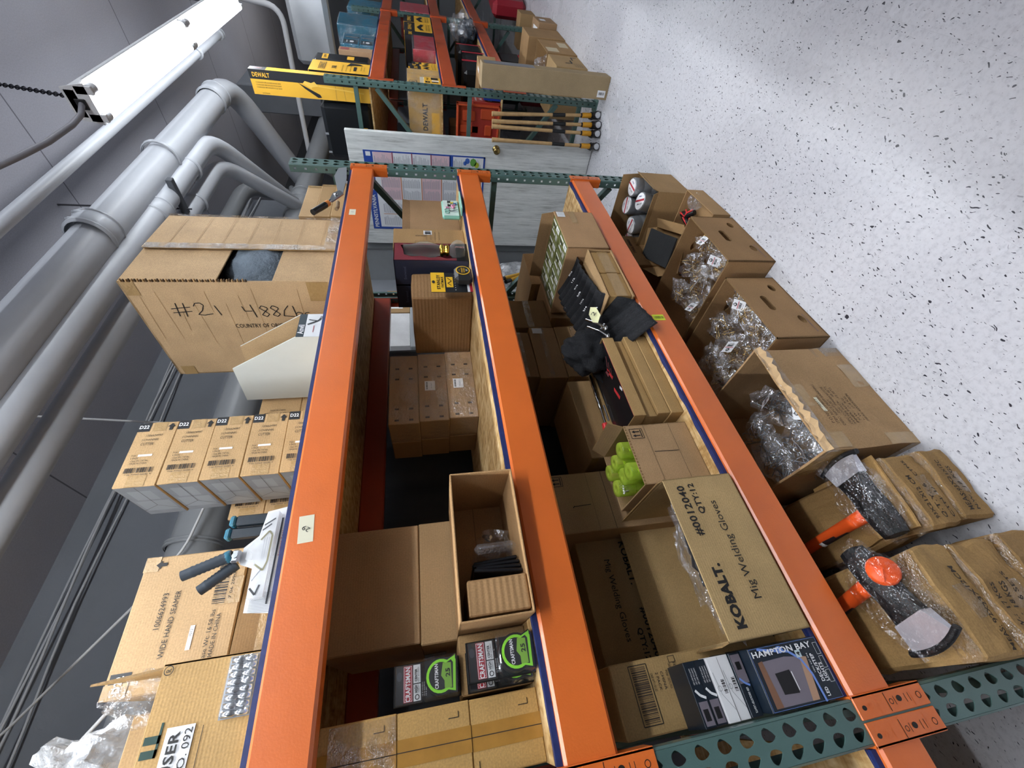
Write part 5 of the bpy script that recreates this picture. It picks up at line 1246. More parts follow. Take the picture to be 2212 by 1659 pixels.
T = open_carton('large taped open carton with stencilled packing list, beside the speckled floor', (.535, -.100, 0), .405, .46, .352, -.6, '#ae8d65', t=.007, deco=d_f6, defo=wob(.006, 6, 3, 0), n=6, tape=[('left', .30, .28, .46, .352), ('left', .0, .0, .46, .03)])
m = MB(); rd = random.Random(5); t_ = [(-.004, k*0, 0) for k in range(2)]
pts = [(.0+.41*k/26, -.002+rd.uniform(-.004, .004), .352+rd.uniform(-.004, .006)) for k in range(27)]; q = [(x, y-.014+rd.uniform(-.004, .004), z-.016+rd.uniform(-.006, .006)) for x, y, z in pts]
m.add(pts+q, [(i, i+1, 28+i, 27+i) for i in range(26)], P('torn_edge', '#c9a97f', .85)); m.build('torn_rim', T)
m = MB(); m.grid((-.005, -.006, .36), (.42, 0, 0), (0, -.002, -.05), 14, 3, TAPEC); m.build('clear_tape', T)
# bags in the three cartons
rd = random.Random(11); k = 0
where = {'the big taped carton': [(.62, .06, .235, .095), (.71, -.01, .22, .08), (.83, .10, .19, .09), (.66, .22, .20, .09), (.60, .0, .18, .075), (.78, .24, .18, .09)],
         'the nearer hand-hole carton': [(1.09, -.03, .17, .085), (1.23, -.04, .18, .08), (1.12, .10, .19, .095), (1.27, .10, .165, .09), (1.06, .24, .19, .085), (1.2, .25, .17, .085), (1.31, -.06, .16, .05)],
         'the farther hand-hole carton': [(1.50, -.06, .155, .085), (1.64, -.08, .16, .075), (1.55, .08, .16, .09), (1.68, .06, .15, .08), (1.48, .19, .15, .08), (1.64, .20, .15, .085)]}
pos = ('at the front left', 'at the front right', 'in the middle', 'at the rear right', 'at the rear left', 'at the back', 'in the front corner')
for nm, L_ in where.items():
    for i, (x, y, z, s) in enumerate(L_):
        hookbag((x, y, z), s, f'clear bag of metal hooks {pos[i]} of {nm}', 3+k*2, i % 2 == 0 or i == 1, rd.uniform(-40, 40), nm.startswith('the big')); k += 1
# crushed tool cartons and axes
def lines(F, w, d, h, L_, x0, hh=.014, z0=.82, st=.2, cw=.0105):
    f = F['front']
    for i, s in enumerate(L_): f.T(s, x0+cw*len(s)/2, h*(z0-st*i), cw*len(s), hh, 0, P('stencil_ink', '#33291f', .75), True, 6)
def crushed(label, loc, h, rz, L_, x0, w=.21, seed=1, col='#9b7b4e', hh=.013, amp=.014, z0=.8, st=.22):
    return carton(label, loc, w, .88, h, rz, col, lambda F, w_, d_, h_: lines(F, w_, d_, h_, L_, x0, hh, z0, st), defo=wob(amp, 9, seed, 0), n=9, r=.008, group='long crushed cartons of axes on the floor',
                  tape=[('front', w*.35, h*.25, w*.62, h*.6, TAPEC), ('top', 0, .0, w, .05, TAPEC)])
crushed('crushed carton marked MEAS 93X21X12, on the floor beside the taped carton', (.292, -.128, 0), .105, -3, ['MEAS:93X21X12C', 'N.W.: 18 KGS'], .02, seed=2, z0=.72)
crushed('crushed carton marked Q.T.Y. 6, stacked on the one marked 93X21X12', (.290, -.116, .106), .115, -1, ['93X21X12 CM', 'Q.T.Y.: 6   CTNS', 'CTN: 1/'], .02, seed=5, z0=.78, amp=.013)
crushed('crushed long carton at the near post, bottom of the three high pile', (.012, -.150, 0), .118, -2, ['MEAS:92X23X12CM', 'N.W.: 17 KGS', 'G.W.: 18 KGS'], .012, .235, 7, '#98784c', z0=.78)
crushed('crushed long carton at the near post, middle of the three high pile', (.010, -.142, .119), .125, 0, ['N.W.: 17 KGS', 'G.W.: 18 KGS', 'Q.T.Y.: 6 SETS', 'CTN: 150'], .02, .235, 9, '#9c7c4f', z0=.85, st=.2)
crushed('crushed long carton at the near post, top of the pile under the silver axe', (.014, -.125, .245), .115, -1, ['MEAS: 92X23X12CM'], .012, .235, 12, '#a88757', z0=.3, amp=.014)
m = MB(); m.box(0, .21, 0, .26, 0, .006, card('#b8925c'), 0, 6); m.build('cardboard_flap', label='loose torn cardboard flap lying on the far crushed carton', cat='cardboard', loc=(.300, -.10, .232), rot=(-5, 3, -2), defo=wob(.01, 9, 3))
AX = P('axe_handle_orange', '#ea5a22', .4); SHE = P('rubber_sheath', '#101215', .45, bmp=.4, bs=90); AXS = P('axe_silver', '#b9b9c0', .3, .5)
def axe(loc, rz, label, knob, flip=1, rot=None):
    sx = lambda m: (setattr(m, 'v', [(x*flip*.88, y, z) for x, y, z in m.v]), m)[1]
    """lies flat: handle runs along +y, blade toward -x"""
    t = thing('splitting_axe', label, 'axe', loc, rz, None, rot)
    m = MB(); m.tube([(0, .02, 0), (.002, .2, .004), (0, .45, 0), (.004, .72, .0)], .017, AX, 12, rr=[.02, .0165, .0155, .017]); m.build('handle', t)
    m = MB(); sec = [(.085, .026, .030), (.05, .030, .036), (.0, .034, .037), (-.05, .034, .028), (-.085, .040, .020), (-.105, .045, .016)]
    vs = []; n = 10
    for x, hy, hz in sec:
        for k in range(n): a = 2*PI*k/n+PI/n; c, s = math.cos(a), math.sin(a); vs.append((x, -.01+hy*c*1.08, hz*(1 if s > 0 else -1)*abs(s)**.6))
    fs = [(i*n+j, i*n+(j+1) % n, (i+1)*n+(j+1) % n, (i+1)*n+j) for i in range(len(sec)-1) for j in range(n)]+[tuple(range(n)), tuple(range(len(vs)-1, len(vs)-n-1, -1))]
    m.add(vs, fs, SHE, False); sx(m).build('head', t)
    m = MB(); vs = []
    for x, hy, hz in ((-.1052, .0445, .0155), (-.172, .064, .0035)): vs += [(x, -.01-hy, -hz), (x, -.01+hy, -hz), (x, -.01+hy, hz), (x, -.01-hy, hz)]
    m.add(vs, [(0, 1, 5, 4), (1, 2, 6, 5), (2, 3, 7, 6), (3, 0, 4, 7)], AXS); sx(m).build('blade', t)
    m = MB(); m.tube([(-.178+.016*abs((k-4)/4)**2, -.01+(k-4)*.018, 0) for k in range(9)], .009, SHE, 8); sx(m).build('edge_guard', t)
    if knob:
        m = MB(); m.lathe([(0, -.03), (.026, -.026), (.032, -.012), (.034, .006), (.030, .014), (.0, .019)], (.0, -.050, .012), (0, -.8, .6), AX, 20)
        m.v = [(x, y*1.0, z) for x, y, z in m.v]
        for k in range(4): m.tube([(-.024+.004*k, -.052+.004*k, .036-.006*k), (0, -.072+.006*k, .020-.002*k+.012), (.024-.004*k, -.052+.004*k, .036-.006*k)], .0018, AX, 5)
        m.build('orange_cap', t)
    m = MB(); m.tube([(.0, .10, .0), (.0, .20, .002)], .0178, P('axe_label', '#2c2226', .4), 12); m.tube([(.0, .19, .001), (.0, .215, .001)], .0180, WHITE, 12); m.build('label', t)
    m = MB(); m.blob((-.045, -.006, .003), (.150, .080, .050), FILMT, 4, .22, 3.4, int(knob)*5+2, False); sx(m).build('plastic_bag', t)
    return t
axe((.368, -.055, .285), 4, 'axe with a long orange handle and a bagged black head on the far crushed cartons', False, -1)
axe((.205, -.035, .404), 14, 'bagged axe with silver blade and bright orange cap on the near crushed pile', True)

# added dark sheet, darkens the gap behind the near half of the rack
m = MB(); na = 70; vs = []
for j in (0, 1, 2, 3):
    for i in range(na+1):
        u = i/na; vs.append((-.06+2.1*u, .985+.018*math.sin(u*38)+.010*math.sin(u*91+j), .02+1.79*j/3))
m.add(vs, [(j*(na+1)+i, j*(na+1)+i+1, (j+1)*(na+1)+i+1, (j+1)*(na+1)+i) for j in range(3) for i in range(na)], P('added_dark_sheet', '#3b3e42', .7), True)
m.build('added_dark_sheet', label='added dark grey sheet darkening the gap behind the near half of the foreground rack', cat='sheet', solid=.003)

# ---------------------------------------------------- far end of the floor row
T = open_carton('open carton of silver duct tape rolls at the foot of the far post', (2.15, -.085, 0), .275, .42, .20, 3.9, '#a5855b', flaps=(('right', .11, -4), ('left', .03, 15), ('front', .03, 20)), t=.005, defo=wob(.003, 6, 2, 0), n=3)
DT = P('duct_silver', '#8f9398', .25, .4); dt = None
for i, (x, y, z) in enumerate(((2.355, -.010, .155), (2.245, .035, .135), (2.25, .155, .14), (2.36, .11, .15), (2.24, .275, .12))):
    lb = 'silver duct tape roll pack, '+('tallest, nearest the raised far flap', 'leaning toward the near flap', 'behind the near one', 'in the rear far corner', 'rearmost, low in the carton')[i]
    if dt is None:
        dt = thing('duct_tape', lb, 'tape roll', (x, y, z), 0, 'duct tape rolls in the open carton')
        m = MB(); m.lathe([(.0, -.09), (.050, -.09), (.052, -.086), (.052, -.004), (.050, 0), (.052, .004), (.052, .046), (.050, .05), (.052, .054), (.052, .10), (.050, .104), (0, .104)], (0, 0, 0), (0, 0, 1), DT, 28); m.build('roll', dt)
        m = MB(); f = Fr(m, (0, 0, .1045), (1, 0, 0), (0, 1, 0), .0006); f.D(0, 0, .046, WHITE, 1, 28); f.P([(-.044, -.006), (.044, -.014), (.045, -.004), (-.045, .006)], RED, 2); f.T('DUCT TAPE', 0, .016, .05, .009, -5, BLKM, True, 2); f.T('48mm', 0, -.026, .026, .008, -5, P('blue_print', '#3a4c8c', .5), True, 2); m.build('label', dt)
        m = MB(); m.lathe([(.054, -.052), (.055, .02), (.0535, .107)], (0, 0, 0), (0, 0, 1), film('roll_film', .16, '#e8edf2', .05, 40, .5), 24); m.build('film', dt)
    else: dup(dt, (x, y, z), 25*i, lb, rot=(8 if i == 1 else -5, 6 if i in (0, 2) else -4, 40*i))
open_carton('low open carton with red and black handled tools beside the speckled floor', (1.79, -.155, 0), .285, .27, .095, 3.1, '#ae8c62', t=.004)
for i, (x, y, a) in enumerate(((1.93, -.03, 20), (1.99, -.06, 35))):
    t = thing('red_black_tool', f'red and black soft tool grip in the low open carton, {("nearer", "farther")[i]} one', 'tool', (x, y, .05), a, 'red and black tool grips')
    m = MB(); m.tube([(0, 0, 0), (.04, .01, .01), (.08, .0, .015), (.12, -.01, .01)], .017, BLK, 12, rr=[.014, .018, .016, .012]); m.build('grip', t)
    m = MB(); m.tube([(0, -.012, .012), (.03, .0, .027), (.05, .015, .024), (.08, -.006, .03), (.11, -.014, .02)], .0045, KR, 8); m.tube([(.03, .0, .027), (.05, -.018, .02)], .004, KR, 8); m.build('red_trim', t)
m = MB(); m.blob((2.02, -.10, .055), (.05, .045, .03), FILM, 3, .4, 3, 5, False); m.build('plastic_bag', label='small clear bag beside the red and black grips', cat='bag')
def d_pt(F, w, d, h):
    f = F['front']; f.T('POWER TOOLS', w*.62, h*.84, .14, .017, 180, INK, True); f.T('SKU:', w*.33, h*.66, .045, .010, 180, INKL)
carton('brown POWER TOOLS carton printed upside down, deep on the floor', (1.925, .225, 0), .30, .40, .315, 0, '#9d7c53', d_pt)
T = open_carton('shallow carton tray with raised flaps holding a dark foam sheet', (1.83, -.02, .10), .30, .20, .055, 22, '#a08057', t=.004, flaps=(('back', .10, 10), ('left', .05, 60), ('front', .05, 70), ('right', .05, 40)))
m = MB(); m.box(0, .24, 0, .16, 0, .012, P('foam_black', '#2c2e30', .95, bmp=.3, bs=150), .002, 6); m.build('foam_sheet', label='dark grey foam sheet in the shallow tray with raised flaps', cat='foam', loc=(1.86, .02, .165), rot=(8, -6, 18), defo=wob(.006, 5, 2))

# ================================================================== white door leaning across the end of the aisle shelf
def wash():
    m, nt, b = base('whitewashed_door'); v = coords(nt, (1, 5, .7)); n = noise_n(nt, v, 3.2, 6, .72); n2 = noise_n(nt, coords(nt, (1, 22, 1.2)), 4, 4, .7)
    mx = mixc(nt, .45, n.outputs[0], n2.outputs[0]); r = ramp(nt, mx, [(.36, lin('#a3a8a7')), (.47, lin('#cdd2d1')), (.6, lin('#e3e7e6'))]); nt.links.new(r.outputs[0], b.inputs['Base Color']); b.inputs['Roughness'].default_value = .5
    return m
DOOR = wash()
mb = MB(); mb.box(3.722, 3.762, .287, 1.25, .006, 2.03, DOOR, .002); dr = mb.build('door_1', kind='structure')
mb = MB(); GOLDD = P('aged_brass', '#8f7b4c', .25, .9); mb.lathe([(0, 0), (.030, .0), (.028, .006), (.011, .010), (.011, .028), (.026, .036), (.028, .048), (.020, .058), (0, .061)], (3.7215, .352, .845), (-1, 0, 0), GOLDD, 24); mb.build('door_knob', dr)
# labour law poster
POB = P('poster_blue', '#2a4a9c', .35); POW = P('poster_white', '#dfe3e8', .35); POP = P('poster_pink', '#dcc0c8', .35); POR = P('poster_maroon', '#8c3a50', .4); POO = P('poster_orange', '#c98c68', .4); POT = P('poster_text', '#9aa0ac', .5)
mb = MB(); mb.box(3.7190, 3.7215, .42, 1.10, .93, 1.915, POW)
f = Fr(mb, (3.7190, 1.10, .93), (0, -1, 0), (0, 0, 1), .0006); W_, H_ = .68, .985
def para(a0, b0, a1, b1, bg, seed, cols=1):
    f.R(a0, b0, a1, b1, bg, 1); rd = random.Random(seed); b = b1-.018
    f.R(a0+.012, b1-.012, a1-.03, b1-.006, POT, 2)
    while b > b0+.012:
        for c in range(cols):
            wd = (a1-a0)/cols; f.R(a0+c*wd+.008, b-.0028, a0+c*wd+.008+(wd-.016)*rd.uniform(.7, 1), b, POT, 2)
        b -= .0085
f.R(0, H_-.07, W_, H_, POB, 1); f.T('PENNSYLVANIA', .17, H_-.035, .30, .034, 0, POW, True, 3); f.T('LABOR LAW', .45, H_-.035, .18, .022, 0, POW, True, 3)
f.R(W_-.045, H_-.055, W_-.012, H_-.018, POW, 2)
rows = [.07, .21, .35, .49, .63]
for i, c in enumerate((POW, POP, POW, POW, POP)):     # right column, bottom to top
    b0 = .02+(.28 if i else 0)+(i-1)*.155*(i > 0); b1 = b0+(.25 if i == 0 else .145)
    para(W_-.19, b0, W_-.012, b1, c, i, 1)
    if i: f.R(W_-.195, b0-.008, W_-.008, b0, POR if i > 1 else POB, 2)
f.R(W_-.012, 0, W_, H_, POB, 1.5); f.R(W_-.195, .27, W_-.008, .297, POB, 2)
for k, (a, b, r, c) in enumerate(((W_-.05, .10, .028, '#5f9a46'), (W_-.07, .07, .02, '#a9b53a'), (W_-.04, .15, .02, '#3f66b8'), (W_-.06, .17, .014, '#3f66b8'))): f.D(a, b, r, P('poster_art_'+c[1:], c, .4), 3, 8, 1.2)
for i in range(5): para(W_-.40, .03+.17*i, W_-.20, .03+.17*i+.16, POW if i % 2 else POP, 20+i, 2); f.R(W_-.405, .022+.17*i, W_-.2, .03+.17*i, POO, 2)
for i in range(4): para(W_-.53, .03+.215*i, W_-.41, .03+.215*i+.205, POW, 30+i, 1); f.R(W_-.535, .03+.215*i, W_-.53, .03+.215*i+.205, POO, 2)
for i in range(5): para(.03, .02+.175*i, .145, .02+.175*i+.165, POW, 40+i, 1)
f.R(0, 0, .022, H_, POB, 1.5); f.R(0, 0, W_, .014, POB, 1.5)
mb.build('poster', label='blue bordered PENNSYLVANIA labor law poster pasted on the white door', cat='poster')

# sledgehammers standing on their heads
HW = P('ash_wood', '#b9986b', .55, var=.25, vs=18); FER = P('yellow_ferrule', '#d79a2a', .45, bmp=.3, bs=150); HD = P('hammer_black', '#1b1c20', .4)
sh = None
for i, (x, y, tx, ty) in enumerate(((3.80, .07, 3.745, .105), (3.735, .12, 3.705, .145), (3.70, .175, 3.69, .175), (3.655, .255, 3.63, .25))):
    lb = 'wooden handled sledgehammer standing head down, '+('closest to the aisle', 'second from the aisle', 'third from the aisle', 'nearest the white door')[i]
    if sh is None:
        sh = thing('sledgehammer', lb, 'hammer', (x, y, 0), 0, 'sledgehammers leaning on the far rack')
        m = MB(); m.lathe([(0, -.075), (.026, -.075), (.030, -.07), (.030, -.04), (.026, -.03), (.028, 0), (.026, .03), (.030, .04), (.030, .07), (.026, .075), (0, .075)], (0, 0, .032), (-.93, -.36, 0), HD, 8, False); m.build('head', sh)
        m = MB(); m.lathe([(0, .0758), (.022, .0758), (.024, .074)], (0, 0, .032), (-.93, -.36, 0), P('hammer_face', '#c9ccd0', .3, .5), 16); m.build('striking_face', sh)
        m = MB(); m.tube([(0, 0, .06), (0, 0, .09), (0, 0, .5), (0, 0, .84), (0, 0, .90)], .016, HW, 10, rr=[.014, .0135, .0135, .016, .018]); m.build('handle', sh)
        m = MB(); m.tube([(0, 0, .065), (0, 0, .14)], .0195, FER, 12); m.build('ferrule', sh)
        m = MB(); m.tube([(0, 0, .145), (0, 0, .155)], .0165, BLK, 10); m.build('ring', sh)
        m = MB(); m.tube([(0, 0, .29), (0, 0, .40)], .0142, P('handle_stamp', '#3a2c20', .5) if 0 else BLKM, 10, caps=False); m.build('stamp', sh); s0 = sh
    else: s0 = dup(sh, (x, y, 0), 0, lb)
    s0.rotation_euler = (-math.atan2(ty-y, .9), math.atan2(tx-x, .9), 0)
# tall carton leaning on the post
def d_lb(F, w, d, h):
    F['front'].R(w*.1, h*.60, w*.9, h*.98, P('grey_film_label', '#7d7f84', .4), 1); F['front'].T('INSTALLATION', w*.5, h*.85, h*.13, .012, -90, WHITE, True, 2); F['left'].R(d*.10, .02, d*.40, .085, WHITE, 1.5); F['left'].bar(d*.2, .03, d*.32, .075, BLKM, 16, True)
carton('tall narrow brown carton standing on end at the far rack post', (3.722, -.215, 0), .135, .150, 1.0, 3.5, '#a08c6c', d_lb)
# orange tool case, open
OC = P('case_orange', '#c9522e', .45)
t = thing('orange_tool_case', 'open orange moulded tool case leaning inside the far rack behind the hammers', 'tool case', (3.99, .115, .797), 0)
for nm, (a0, a1) in (('tray', (0, 0)), ):
    m = MB(); m.box(0, .012, 0, .26, 0, .36, OC, .004); 
    for q in ((-.05, .0, 0, .26, 0, .015), (-.05, .0, 0, .26, .345, .36), (-.05, .0, 0, .012, 0, .36), (-.05, .0, .248, .26, 0, .36)): m.box(*q, OC, .003)
    m.box(-.03, 0, .03, .11, .04, .16, OC, .008); m.box(-.025, 0, .05, .13, .20, .31, OC, .008); m.box(-.035, 0, .15, .23, .06, .12, OC, .006); m.box(-.02, 0, .16, .22, .17, .33, OC, .006); m.build('tray', t)
m = MB(); m.box(-.046, .02, .262, .275, .0, .34, OC, .004); m.build('lid', t)

# ================================================================== far rack contents
T1, T2, T3 = ZT2[0]+.0128, ZT2[1]+.0128, ZT2[2]+.0128
DY = '#eab43c'; DYM = P('box_yellow', DY, .42, var=.04); DYK = P('box_black', '#26282c', .4); TL = P('box_teal', '#14647e', .4, coat=.3); TLD = P('box_teal_dark', '#0f2733', .4)
def pbox(label, loc, w, d, h, rz, mat, deco=None, name='retail_box', group=None, r=.002, wrap=False, mats=None):
    t = thing(name, label, 'box', loc, rz, group); m = MB(); m.box(0, w, 0, d, 0, h, mat, r, 1, mats); F = faces(m, w, d, h)
    if deco: deco(F, w, d, h)
    m.build('box', t)
    if wrap: m = MB(); m.box(-.004, w+.004, -.004, d+.004, .0006, h+.006, WRAP, .005, 4); m.build('plastic_wrap', t)
    return t
def d_saw(F, w, d, h):
    l = F['left']; l.R(.0, 0, d*.999, h, DYM, .6); l.R(d*.62, 0, d*.999, h, DYK, 1); l.T('DEWALT', d*.80, h*.905, .115, .028, -90, DYM, True, 2)
    for i in range(3): l.T('CORDLESS BRUSHLESS POLE SAW', d*(.50-.10*i), h*.86, .17, .008, -90, DYK)
    l.P([(d*.72, h*.63), (d*.60, h*.60), (d*.20, h*.44), (d*.08, h*.43), (d*.06, h*.46), (d*.40, h*.56)], DYK, 3); l.P([(d*.62, h*.57), (d*.72, h*.55), (d*.66, h*.50), (d*.72, h*.47), (d*.54, h*.44), (d*.48, h*.50), (d*.40, h*.50)], P('tool_yellow', '#f3c85a', .4), 3.5); l.line(d*.55, h*.44, d*.40, h*.05, .008, P('tool_yellow', '#f3c85a', .4), 2.5)
    l.line(0, h*.30, d*.6, h*.295, .0015, INKL, 2); l.line(0, h*.22, d*.6, h*.225, .0015, INKL, 2); l.T('DCMPS567B', d*.07, h*.90, .05, .007, -90, DYK)
    f = F['front']; f.R(0, 0, w, h*.86, DYM, 1); f.T('DEWALT', w*.5, h*.93, .06, .02, -90, P('salmon_print', '#c98a84', .5), True)
pbox('long upright yellow and black DEWALT saw box rising above the far rack', (3.955, .018, T1), .07, .155, .825, 0, DYK, d_saw)
def d_case(F, w, d, h):
    f = F['front']; f.T('DEWALT', w*.5, h*.80, w*.55, .03, 0, DYK, True); f.frame(w*.16, h*.75, w*.84, h*.85, .004, DYK); f.T('XR', w*.42, h*.60, w*.3, .035, 0, DYK, True)
    for i in range(3): f.T('BRUSHLESS CORDLESS', w*.4, h*(.46-.07*i), w*.6, .008, 0, DYK)
    f.R(w*.2, h*.22, w*.6, h*.27, DYK); f.P([(w*.62, h*.40), (w*.95, h*.34), (w*.9, h*.18), (w*.78, h*.12), (w*.72, h*.28)], DYK, 2); [f.T('20V MAX', w*.45, h*(.14-.05*i), w*.4, .008, 0, DYK) for i in range(2)]
pbox('yellow XR hard case with a printed tool on the far rack top shelf', (4.09, .02, T1), .26, .17, .44, 0, DYM, d_case, 'tool_case', mats={'left': BLK})
pbox('black hard case with yellow badges behind the yellow DEWALT case', (4.40, .03, T1), .20, .35, .46, -2, BLK, lambda F, w, d, h: (F['front'].R(w*.2, h*.74, w*.8, h*.84, DYM), F['front'].R(w*.3, h*.3, w*.7, h*.42, DYM), F['front'].T('20V', w*.5, h*.79, w*.4, .02, 0, DYK, True, 3)), 'tool_case', r=.03)
pbox('flat tan and red carton standing on the far rack top shelf', (4.66, .01, T1), .10, .35, .275, -1, card('#a9896a'), lambda F, w, d, h: F['front'].R(w*.2, h*.7, w*.8, h*.95, P('dull_red', '#8c4a48', .5)))
pbox('black hard tool case with a small yellow badge behind the yellow saw box', (3.96, .20, T1), .33, .40, .385, 0, P('case_navy_black', '#121519', .35), lambda F, w, d, h: (F['left'].R(d*.45, h*.12, d*.62, h*.2, DYM), F['left'].T('DEWALT', d*.55, h*.30, .07, .016, -90, DYM, True), [F['left'].R(d*(.1+.35*k), h*.93, d*(.14+.35*k), h*1.0, GREY) for k in (0, 1)]), 'tool_case', r=.03)
def d_mak(F, w, d, h):
    f = F['front']; f.R(w*.1, h*.1, w*.45, h*.95, TLD); f.D(w*.28, h*.45, .018, WHITE, 2, 16); f.T('makita', w*.28, h*.75, .05, .012, 0, WHITE, True, 2); f.R(w*.62, h*.05, w*.75, h*.9, TLD); f.T('18V LITHIUM', w*.68, h*.5, .10, .01, -90, WHITE, True, 2)
pbox('upper teal power tool box beside the flat tan carton on the far rack', (4.90, .02, T1+.125), .27, .3, .145, -5, TL, d_mak, wrap=True, group='teal power tool boxes')
pbox('lower teal power tool box beside the flat tan carton on the far rack', (4.90, .02, T1), .27, .3, .12, -5, TL, d_mak, wrap=True, group='teal power tool boxes')
pbox('wide plain teal box under clear film, far rack top shelf', (5.60, .02, T1), .36, .35, .38, -5, TL, None, wrap=True)
pbox('plain teal carton behind the wide one on the far rack top shelf', (6.50, .03, T1), .5, .35, .36, 0, TL, None, wrap=True)
# middle shelf
def d_dw(F, w, d, h):
    f = F['front']; f.R(0, h*.62, w, h, DYK); f.T('DEWALT', w*.5, h*.80, w*.7, h*.13, 0, DYM, True, 2); f.P([(w*.15, h*.42), (w*.5, h*.55), (w*.85, h*.4), (w*.8, h*.3), (w*.45, h*.4), (w*.2, h*.3)], DYK, 2)
    for i in range(2): f.T('CORDLESS TOOL KIT', w*.5, h*(.2-.09*i), w*.7, h*.05, 0, DYK)
pbox('tan 20V carton wrapped in film at the near end of the far rack middle shelf', (3.96, .03, T2), .40, .35, .26, -2, card('#c9a25e'), lambda F, w, d, h: (F['front'].frame(w*.1, h*.72, w*.32, h*.92, .004, DYK), F['front'].T('20V', w*.21, h*.82, .05, .03, 0, DYK, True, 2), F['front'].R(w*.1, h*.35, w*.55, h*.62, P('print_pale2', '#cfc8b4', .5)), F['left'].T('DEWALT', d*.4, h*.5, .2, .04, 0, DYK, True), F['left'].R(.02, h*.05, d*.5, h*.3, DYM)), wrap=True)
t = thing('tool_pack', 'yellow hanging tool pack in front of the tan 20V carton on the far rack', 'tool pack', (3.962, .005, T2)); m = MB(); m.box(0, .16, 0, .012, 0, .13, DYM, .002); f = Fr(m, (0, 0, 0), (1, 0, 0), (0, 0, 1)); f.R(.02, .085, .06, .12, DYK); f.T('DEWALT', .04, .10, .034, .012, 0, DYM, True, 2); f.R(.03, .02, .05, .07, DYK); f.R(.06, .015, .085, .07, WHITE); f.R(.1, .02, .15, .075, DYK); f.path([(.08, .1), (.1, .11), (.12, .095), (.14, .11)], .005, DYK); m.build('card', t)
pb = None
for i, (x, h_) in enumerate(((4.37, .235), (4.47, .25), (4.57, .22))):
    pbox('thin yellow tool box standing on the far rack middle shelf, '+('nearest', 'middle', 'farthest')[i]+' of three', (x, .02+.01*i, T2), .085, .3, h_, -2, DYM, d_dw, group='thin yellow tool boxes')
pbox('red and black box lying between the yellow boxes of the far rack', (4.90, .0, T2), .44, .3, .205, -2, P('tool_box_red', '#a82736', .35, coat=.3), lambda F, w, d, h: F['front'].R(0, h*.94, w, h, BLKM), wrap=True)
pbox('black printed box behind the red box on the far rack', (5.40, .0, T2), .15, .3, .28, -2, DYK, d_dw)
pbox('yellow and grey DEWALT box, farther of two beyond the red box', (5.58, .0, T2), .34, .3, .285, -1, DYM, d_dw)
pbox('yellow DEWALT box just past the red box on the far rack middle shelf', (5.97, .0, T2), .30, .3, .29, -1, DYM, d_dw)
pbox('bright red wrapped carton at the far end of the middle shelf', (6.50, .0, T2), .45, .3, .33, -1, P('carton_red', '#b93a48', .35, coat=.3), None, wrap=True)
pbox('wrapped yellow box behind the far rack frame', (3.98, .40, T2), .25, .25, .19, 0, card('#c9a556'), lambda F, w, d, h: (F['left'].T('DEWALT', d*.5, h*.4, .14, .03, 0, DYK, True), F['left'].R(.02, h*.7, d-.02, h*.9, DYM), F['left'].R(d*.1, h*.05, d*.5, h*.2, WHITE, 2)), wrap=True)
pbox('smaller yellow box behind the wrapped one, far rack middle shelf', (3.98, .67, T2), .25, .2, .18, 0, DYM, lambda F, w, d, h: F['left'].R(.02, h*.5, d-.02, h*.8, DYK), wrap=True)
# lower shelf
pbox('battered tan carton with a small white label on the far rack lower shelf', (4.20, -.06, T3), .26, .3, .155, -9, card('#ab8a60'), lambda F, w, d, h: F['top'].R(w*.3, d*.1, w*.6, d*.2, WHITE))
def d_14(F, w, d, h):
    f = F['front']; f.T('14', w*.4, h*.7, .04, .03, 0, WHITE, True, 2); f.R(w*.2, h*.3, w*.8, h*.45, WHITE, 2); f.T('CHAINSAW', w*.5, h*.88, w*.7, .014, 0, WHITE, True, 2)
pbox('red box printed 14 on the far rack lower shelf behind the tall carton', (3.97, .10, T3), .17, .3, .23, 0, P('box_red14', '#a83a30', .4), d_14)
pbox('royal blue box beside the red box printed 14', (3.99, .03, T3), .12, .06, .14, 0, P('royal_blue', '#1d46b8', .35))
pbox('low tan carton at the near end of the far rack lower shelf', (3.955, -.0, T3), .2, .02, .06, 0, card('#ab8a60'))
for i in range(3):
    pbox(f'black moulded tool case on the far rack lower shelf, {("nearest", "middle", "farthest")[i]} of three', (4.55+.34*i, .04, T3), .30, .35, .25-.03*(i == 1), -3+2*i, BLK, lambda F, w, d, h: (F['front'].R(w*.86, 0, w, h, RED), F['front'].R(w*.1, h*.75, w*.5, h*.9, DYK)), 'tool_case', r=.025, group='black tool cases')
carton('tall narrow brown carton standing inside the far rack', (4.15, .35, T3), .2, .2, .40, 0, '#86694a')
m = MB(); m.blob((5.95, .03, T3+.10), (.24, .12, .10), P('navy_cloth', '#262f3a', .8), 4, .3, 3, 3); m.build('dark_bundle', label='dark bundled cloth in a clear bag at the far rack lower beam', cat='bundle')
m = MB(); m.blob((6.0, .0, T3+.14), (.30, .13, .14), FILMB, 4, .3, 3, 8, False); m.build('plastic_bag', label='clear bag around the dark bundle on the far rack lower shelf', cat='bag')
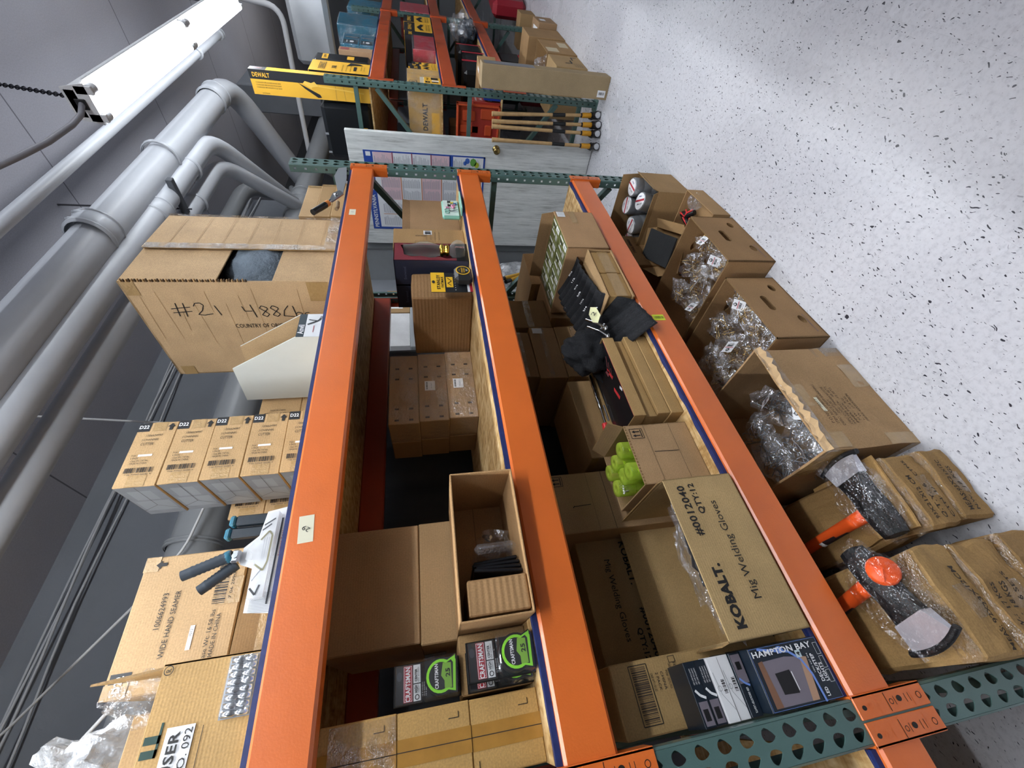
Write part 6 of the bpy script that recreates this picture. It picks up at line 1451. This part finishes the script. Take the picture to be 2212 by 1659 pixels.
# floor of the far rack
carton('brown carton with black brackets printed on it, nearest on the floor of the far rack', (4.285, -.125, 0), .35, .4, .285, -1, '#ad9066', lambda F, w, d, h: (F['front'].path([(w*.35, h*.62), (w*.35, h*.40), (w*.60, h*.40)], .014, INK), F['front'].path([(w*.62, h*.3), (w*.85, h*.3), (w*.85, h*.12)], .012, INK), [F['front'].T('SERIAL NO 2216', w*.22, h*(.34-.07*i), .09, .010, 0, INK) for i in range(4)]))
T = open_carton('open brown carton with two paper labels, second on the floor of the far rack', (4.65, -.138, 0), .45, .4, .29, -1, '#a8865c', tape=[('front', .05, .16, .18, .27, P('beige_label', '#cbbd9c', .5)), ('front', .22, .03, .38, .12, P('beige_label', '#cbbd9c', .5))])
m = MB(); m.blob((4.82, .02, .25), (.13, .10, .09), FILMB, 4, .4, 3, 4, False); m.build('plastic_bag', label='crumpled clear bag in the open labelled carton by the far rack', cat='bag')
carton('large brown carton third on the floor of the far rack', (5.12, -.155, 0), .36, .4, .375, -1, '#a3825a', tape=[('left', .05, .1, .12, .3, P('coral_strip', '#e0584e', .4))])
carton('low brown carton with torn white tape, fourth on the floor of the far rack', (5.52, -.205, 0), .33, .35, .195, 1, '#a08160', tape=[('front', .1, .10, .2, .16, WHITE), ('top', .05, .05, .25, .12, WHITE)])
carton('small brown carton beside the red hard case, farthest on the floor', (6.60, -.10, 0), .25, .35, .18, 0, '#a3845c')
RC = P('case_red', '#8e1f2c', .4, coat=.2)
t = thing('red_hard_case', 'large dark red hard case standing on the floor at the far end', 'tool case', (7.15, -.12, 0), -8); m = MB(); m.box(0, .5, 0, .2, .0, .44, RC, .05); m.build('shell', t); m = MB(); m.tube(arc([(.15, -.02, .30), (.15, -.05, .30), (.35, -.05, .30), (.35, -.02, .30)], .02), .012, RC, 8); m.build('handle', t)
t = thing('red_tool_crate', 'red and black stacked tool crate behind the floor cartons of the far rack', 'tool crate', (5.55, .16, 0), 0); m = MB(); m.box(0, .4, 0, .4, 0, .28, RC, .02); m.build('lower_bin', t); m = MB(); m.box(0, .4, 0, .4, .285, .56, BLK, .03); m.build('upper_bin', t); m = MB(); m.box(.1, .3, -.012, .0, .23, .32, RED, .004); m.build('latch', t)
for i in range(2):
    m = MB(); m.box(0, .16, 0, .03, 0, .10, film('red_pack', .6, '#b8323f', .12, 30, .5), .006, 3); m.box(.05, .10, -.001, 0, .03, .07, WHITE); m.build('red_blister_pack', label=f'small red blister pack with a white tag, {("left", "right")[i]} one on the cartons', cat='pack', loc=(5.62+.17*i, -.10, .198), rot=(-15, 10*i, 10))
